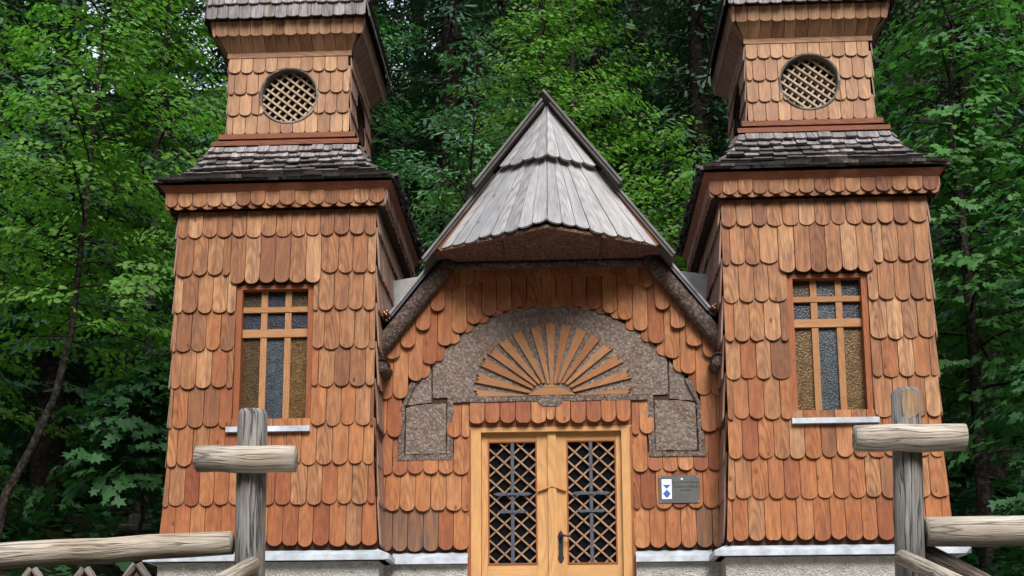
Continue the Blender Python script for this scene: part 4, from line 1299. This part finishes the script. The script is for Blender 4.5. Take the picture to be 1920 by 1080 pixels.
def leaf_mesh(name, P, D, N, size, shape, mat):
    V, F = LEAF[shape]
    n = len(P)
    D = unit(D); S = unit(np.cross(N, D)); Nn = np.cross(D, S)
    L = size[:, None, None]
    vs = P[:, None, :] + L * (V[None, :, 0:1] * D[:, None, :] + V[None, :, 1:2] * S[:, None, :] + V[None, :, 2:3] * Nn[:, None, :])
    k = len(V)
    me = bpy.data.meshes.new(name)
    me.vertices.add(n * k)
    me.vertices.foreach_set('co', vs.reshape(-1).astype(np.float32))
    lens = np.array([len(f) for f in F]); flat = np.concatenate([np.array(f) for f in F])
    loops = (np.arange(n)[:, None] * k + flat[None, :]).reshape(-1)
    tot = np.tile(lens, n)
    start = np.concatenate([[0], np.cumsum(tot)[:-1]])
    me.loops.add(len(loops)); me.polygons.add(len(tot))
    me.loops.foreach_set('vertex_index', loops.astype(np.int32))
    me.polygons.foreach_set('loop_start', start.astype(np.int32))
    me.update(calc_edges=True)
    me.materials.append(mat)
    return me

class Crown:
    def __init__(s): s.P = []; s.D = []; s.N = []; s.S = []
    def add(s, P, D, N, S): s.P.append(P); s.D.append(D); s.N.append(N); s.S.append(S)
    def mesh(s, shape, mat):
        return leaf_mesh('crown', np.concatenate(s.P), np.concatenate(s.D), np.concatenate(s.N), np.concatenate(s.S), shape, mat)

def spray(cr, rg, pts, width, leaf, step, tilt_out, shape, density=1.0, start=.15):
    """leaves on side twigs left and right of a limb, in the limb's own slanting plane"""
    pts = np.asarray(pts)
    seg = np.linalg.norm(np.diff(pts, axis=0), axis=1)
    cum = np.concatenate([[0], np.cumsum(seg)])
    L = cum[-1]
    s0 = start * L
    k = 0
    while s0 < L:
        i = min(np.searchsorted(cum, s0) - 1, len(seg) - 1); i = max(i, 0)
        t = (s0 - cum[i]) / max(seg[i], 1e-6)
        base = pts[i] + (pts[i + 1] - pts[i]) * t
        d = (pts[i + 1] - pts[i]) / max(seg[i], 1e-6)
        side = np.cross(d, [0, 0, 1]); side /= max(np.linalg.norm(side), 1e-6)
        up = np.cross(side, d)
        sg = 1 if k % 2 else -1
        fr = s0 / L
        wl_ = width * (1.15 - .75 * fr) * rg.uniform(.6, 1.15)
        ang = rg.uniform(.75, 1.15)
        td = d * math.cos(ang) + side * sg * math.sin(ang) + up * rg.uniform(-.25, .15)
        td /= np.linalg.norm(td)
        m_ = max(3, int(wl_ / step))
        ss = (np.arange(m_) + .5) / m_ * wl_
        alt = np.where(np.arange(m_) % 2 == 0, 1.0, -1.0)
        n0 = up + np.array([d[0], d[1], 0]) * tilt_out + rg.normal(0, .15, 3)
        n0 /= np.linalg.norm(n0)
        tside = np.cross(n0, td)
        P = base + td * ss[:, None] + np.array([0, 0, -1.0]) * (ss[:, None] ** 2) * .12 + rg.normal(0, .012, (m_, 3))
        D = td * .75 + tside * alt[:, None] * .75 + rg.normal(0, .22, (m_, 3)) + np.array([0, 0, -.35])
        N = n0 + rg.normal(0, .2, (m_, 3))
        S = leaf * rg.uniform(.65, 1.2, m_)
        keep = rg.random(m_) < density
        if keep.any(): cr.add(P[keep], D[keep], N[keep], S[keep])
        s0 += step * rg.uniform(1.5, 2.4); k += 1

def tube_np(mb, pts, r0, r1, sides=5):
    n = len(pts)
    mb.add(tube([Vector(p) for p in pts], [r0 + (r1 - r0) * i / (n - 1) for i in range(n)], sides, False))

def broadleaf(name, label, base, trunk, r0, limbs, tmin, length, leaf, shape, mat, seed, width=.55, el=(.1, .55), droop=.42, step=.052, tilt=.9, density=1.0, az=None, sub=3, group='broadleaf trees round the chapel', limb_pow=.6, cat='tree'):
    """trunk = list of points; limbs spring from it and carry flat sprays of leaves"""
    rg = np.random.default_rng(seed)
    base = np.array(base, float)
    T = np.array(trunk, float) - base
    seg = np.linalg.norm(np.diff(T, axis=0), axis=1); cum = np.concatenate([[0], np.cumsum(seg)]); H = cum[-1]
    root = tag(empty(name, tuple(base)), label, cat, group)
    wood = MB(); cr = Crown()
    wood.add(tube([Vector(p) for p in T], [r0 * .8 * (1 - .9 * c / H) for c in cum], 10, False, .05, random.Random(seed)))
    phi = rg.uniform(0, 6.28)
    for i in range(limbs):
        t = tmin + (1 - tmin) * ((i + rg.uniform(0, .8)) / limbs)
        s0 = t * H
        j = max(0, min(np.searchsorted(cum, s0) - 1, len(seg) - 1))
        p = T[j] + (T[j + 1] - T[j]) * ((s0 - cum[j]) / seg[j])
        phi += 2.4 + rg.uniform(-.5, .5)
        a = phi if az is None else rg.uniform(az[0], az[1])
        ln = length * (1 - ((t - tmin) / (1 - tmin)) ** 1.6 * .72) * rg.uniform(.6, 1.15)
        e = el[0] + (el[1] - el[0]) * (t - tmin) / (1 - tmin) + rg.uniform(-.15, .15)
        n = 9
        pts = [p]
        for q in range(n):
            ee = e - droop * (q / n) * 1.6
            a += rg.uniform(-.09, .09)
            pts.append(pts[-1] + ln / n * np.array([math.cos(a) * math.cos(ee), math.sin(a) * math.cos(ee), math.sin(ee)]))
        tube_np(wood, pts, max(.008, r0 * .22 * (1 - .6 * t)), .003, 4)
        spray(cr, rg, pts, width * min(1, ln / 1.2), leaf, step, tilt, shape, density)
        for _ in range(sub):
            q = rg.integers(2, 7)
            b = a + rg.choice([-1, 1]) * rg.uniform(.5, 1.1)
            ln2 = ln * rg.uniform(.35, .65)
            pp = [pts[q]]
            e2 = e + rg.uniform(-.25, .35)
            for w_ in range(6):
                ee = e2 - droop * (w_ / 6) * 1.8
                pp.append(pp[-1] + ln2 / 6 * np.array([math.cos(b) * math.cos(ee), math.sin(b) * math.cos(ee), math.sin(ee)]))
            tube_np(wood, pp, .006, .002, 3)
            spray(cr, rg, pp, width * .7 * min(1, ln2 / .9), leaf, step, tilt, shape, density, .1)
    wood.obj('trunk', M['trunk'], root, True)
    link('crown', cr.mesh(shape, mat), root)
    return root

def straight(x, y, h, lean=(0, 0), n=7, seed=0):
    rg = random.Random(seed)
    z = ground_z(x, y) - .15
    return (x, y, z), [(x + lean[0] * i / n + rg.uniform(-.06, .06) * (i > 0), y + lean[1] * i / n + rg.uniform(-.06, .06) * (i > 0), z + h * i / n) for i in range(n + 1)]

# the slanting young beech beside the tower
zb = ground_z(-6.4, 2.0) - .1
broadleaf('beech_tree', 'young bright green beech with a bent slender trunk beside the tower', (-6.4, 2.0, zb),
          [(-6.4, 2.0, zb), (-6.22, 2.0, 1.6), (-5.95, 2.0, 2.14), (-5.70, 2.0, 2.76), (-5.55, 2.0, 3.52), (-5.52, 2.0, 4.03), (-5.46, 2.02, 5.08), (-5.39, 2.0, 6.28), (-5.32, 2.0, 7.7), (-5.25, 2.0, 9.2)],
          .072, 62, .34, 2.1, .092, 'beech', M['beech'], 21, el=(.05, .5), width=.5, droop=.30, density=.95)
b, t = straight(-7.9, 3.2, 8.0, (.3, 0), seed=2)
broadleaf('beech_tree', 'leafy beech at the edge behind the bent young beech', b, t, .10, 44, .15, 2.0, .08, 'beech', M['beech'], 22)
b, t = straight(-4.9, 4.6, 7.5, (.2, .2), seed=3)
broadleaf('beech_tree', 'deep green beech filling the gap between bent beech and tower', b, t, .09, 44, .38, 1.9, .08, 'beech', M['maple_dark'], 23)
b, t = straight(-5.3, 3.6, 3.2, (.1, 0), seed=4)
broadleaf('maple_shrub', 'low maple shrub with broad dark leaves beside the tower foot', b, t, .05, 46, .6, 1.35, .15, 'maple', M['maple_dark'], 24, width=.5, step=.13, el=(-.1, .6), cat='shrub', group='shrubs and saplings under the trees')
b, t = straight(-8.1, 4.2, 3.4, (0, 0), seed=5)
broadleaf('maple_shrub', 'maple shrub with dark leaves behind the long rail at the picture edge', b, t, .05, 40, .06, 1.4, .14, 'maple', M['maple_dark'], 25, width=.5, step=.13, el=(-.1, .6), cat='shrub', group='shrubs and saplings under the trees')
b, t = straight(-8.9, 6.3, 11.5, (.2, 0), seed=15)
broadleaf('beech_tree', 'tall deep green beech at the upper left edge before the spruces', b, t, .13, 54, .3, 2.5, .10, 'beech', M['maple_dark'], 35)
b, t = straight(-6.3, 6.6, 11.5, (.2, 0), seed=16)
broadleaf('beech_tree', 'tall mid green beech between the bent beech and the sky gap', b, t, .13, 54, .3, 2.3, .10, 'beech', M['beech'], 36)
# behind the gable
b, t = straight(-1.4, 5.2, 8.3, (.3, 0), seed=6)
broadleaf('ash_tree', 'grey green small-leaved tree behind the gable on the bent beech side', b, t, .12, 58, .3, 2.0, .11, 'ash', M['ash'], 26, width=.5, step=.06)
b, t = straight(-.3, 7.2, 10.5, (.2, 0), seed=7)
broadleaf('beech_tree', 'yellow green beech rising highest behind the gable apex', b, t, .13, 54, .42, 2.0, .09, 'beech', M['beech_yellow'], 27)
b, t = straight(1.9, 5.6, 7.0, (-.2, 0), seed=8)
broadleaf('beech_tree', 'yellow green beech behind the gable next to the plaque tower', b, t, .11, 58, .3, 1.9, .088, 'beech', M['beech_yellow'], 28)
b, t = straight(.4, 9.0, 11.5, (0, 0), seed=9)
broadleaf('beech_tree', 'deep green beech standing far behind the gable apex', b, t, .14, 50, .3, 2.6, .10, 'beech', M['beech'], 29)
# beside the plaque tower
b, t = straight(5.6, 4.6, 9.6, (-.1, 0), seed=10)
broadleaf('maple_tree', 'tall light green maple beside the plaque tower', b, t, .14, 66, .3, 2.1, .12, 'maple', M['maple'], 30, width=.55, step=.085)
b, t = straight(5.9, 2.4, 5.6, (-.1, 0), seed=11)
broadleaf('maple_tree', 'lower deep green maple beside the plaque tower foot', b, t, .09, 46, .12, 1.5, .125, 'maple', M['maple_dark'], 31, width=.5, step=.09)
b, t = straight(6.9, 5.4, 8.6, (0, 0), seed=12)
broadleaf('maple_tree', 'light maple at the picture edge behind the plaque tower', b, t, .12, 52, .2, 2.1, .12, 'maple', M['maple'], 32, width=.55, step=.085)
b, t = straight(4.2, 7.6, 10.0, (0, 0), seed=13)
broadleaf('beech_tree', 'deep green beech far behind the plaque tower', b, t, .13, 50, .2, 2.4, .10, 'beech', M['maple_dark'], 33)
b, t = straight(-3.4, 7.8, 11.0, (0, 0), seed=14)
broadleaf('beech_tree', 'deep green beech far behind the tower away from the plaque', b, t, .13, 50, .2, 2.4, .10, 'beech', M['maple_dark'], 34)

# spruces further up the slope
def make_spruce(seed, H=19.0, rb=3.0):
    rg = np.random.default_rng(seed)
    wood = MB(); cr = Crown()
    wood.add(tube([Vector((0, 0, -.3)), Vector((0, 0, H * .5)), Vector((0, 0, H))], [.24, .15, .02], 10, False))
    z = 1.6
    phi = 0
    while z < H - .3:
        f = (z - 1.6) / (H - 1.6)
        for _ in range(5):
            phi += 1.257 + rg.uniform(-.3, .3)
            ln = rb * (1 - f) ** .75 * rg.uniform(.7, 1.1) + .15
            if z < 5 and rg.random() < .3: continue
            pts = [np.array([0, 0, z + rg.uniform(-.15, .15)])]
            a = phi
            for q in range(8):
                ee = -.15 - .35 * math.sin(q / 7 * math.pi * .8) + .35 * (q / 7) ** 2 + .35 * f
                pts.append(pts[-1] + ln / 8 * np.array([math.cos(a) * math.cos(ee), math.sin(a) * math.cos(ee), math.sin(ee)]))
            tube_np(wood, pts, .022, .004, 3)
            spray(cr, rg, pts, .45 * min(1, ln), .20, .075, .5, 'needle', 1.0, .12)
        z += .42 + .12 * rg.uniform(-1, 1)
        phi += .6
    return wood, cr
spr = []
for k, sd in enumerate((41, 42)):
    wood, cr = make_spruce(sd, 19.0 + 2 * k, 2.9 + .3 * k)
    me_w = build_mesh('trunk', wood.v, wood.f, M['spruce_trunk'], wood.uv, True)
    me_c = cr.mesh('needle', M['spruce'])
    spr.append((me_w, me_c))
SPOTS = [(-10.6, 9.0, 'leftmost dark spruce of the near row up the slope'), (-8.2, 7.6, 'dark spruce rising behind the bent young beech'), (-6.0, 10.2, 'dark spruce with sky beside it near the tower away from the plaque'),
         (-3.7, 11.6, 'dark spruce straight behind the tower away from the plaque'), (-1.9, 9.8, 'dark spruce behind the grey green tree'), (.9, 11.2, 'dark spruce behind the gable apex'),
         (2.6, 9.2, 'dark spruce in the gap beside the plaque tower'), (4.9, 11.0, 'dark spruce straight behind the plaque tower'), (7.2, 8.8, 'dark spruce behind the tall light maple'), (9.6, 9.6, 'rightmost dark spruce of the near row up the slope'),
         (-12.5, 14.5, 'far spruce up the slope beyond the leftmost one'), (-9.6, 15.0, 'far spruce up the slope behind the bent beech crown'), (-1.2, 15.5, 'far spruce up the slope behind the gable'), (1.9, 15.0, 'far spruce up the slope right of the gable apex'),
         (3.6, 14.0, 'far spruce up the slope behind the plaque tower roof'), (6.6, 14.2, 'far spruce up the slope behind the maples'), (11.5, 14.0, 'far spruce up the slope beyond the rightmost one'), (-5.0, 17.0, 'far spruce highest up behind the tower away from the plaque'),
         (-15.5, 20.0, 'remote spruce on the ridge at the far upper left'), (-12.0, 21.5, 'remote spruce on the ridge between the far left spruces'), (-8.8, 21.0, 'remote spruce on the ridge beside the bright sky gap'), (-6.6, 22.5, 'remote spruce on the ridge under the bright sky gap'),
         (-2.7, 18.5, 'remote spruce on the ridge between the tower and the gable'), (-3.9, 21.0, 'remote spruce on the ridge behind the tower away from the plaque')]
sr = random.Random(5)
for k, (x, y, lab) in enumerate(SPOTS):
    z = ground_z(x, y)
    root = tag(empty('spruce_tree', (x, y, z - .1)), lab, 'tree', 'dark spruces up the slope')
    me_w, me_c = spr[k % 2]
    rz, sc_ = sr.uniform(0, 6.28), sr.uniform(.9, 1.12)
    for nm, me_ in (('trunk', me_w), ('crown', me_c)):
        o = link(nm, me_, root)
        o.rotation_euler = (0, 0, rz); o.scale = (sc_, sc_, sc_)

# undergrowth on the slope
def undergrowth():
    rg = np.random.default_rng(77)
    cr = Crown()
    n = 5500
    xs, ys = rg.uniform(-18, 15, n), 2.6 + 30 * rg.random(n) ** 1.25
    for x, y in zip(xs, ys):
        if (abs(x) < 4.2 and y < 4) or (-7.5 < x < -3.5 and y < 6.5 and rg.random() < .85): continue
        z = ground_z(x, y)
        h = rg.uniform(.2, .9)
        m_ = 14
        a = rg.uniform(0, 6.28, m_)
        P = np.stack([x + np.cos(a) * rg.uniform(0, .45, m_), y + np.sin(a) * rg.uniform(0, .45, m_), z + rg.uniform(.0, h, m_)], 1)
        D = np.stack([np.cos(a), np.sin(a), rg.uniform(-.3, .6, m_)], 1)
        N = np.array([0, 0, 1.0]) + rg.normal(0, .4, (m_, 3))
        cr.add(P, D, N, rg.uniform(.1, .22, m_))
    o = link('undergrowth', cr.mesh('maple', M['under']))
    tag(o, kind='stuff')
undergrowth()
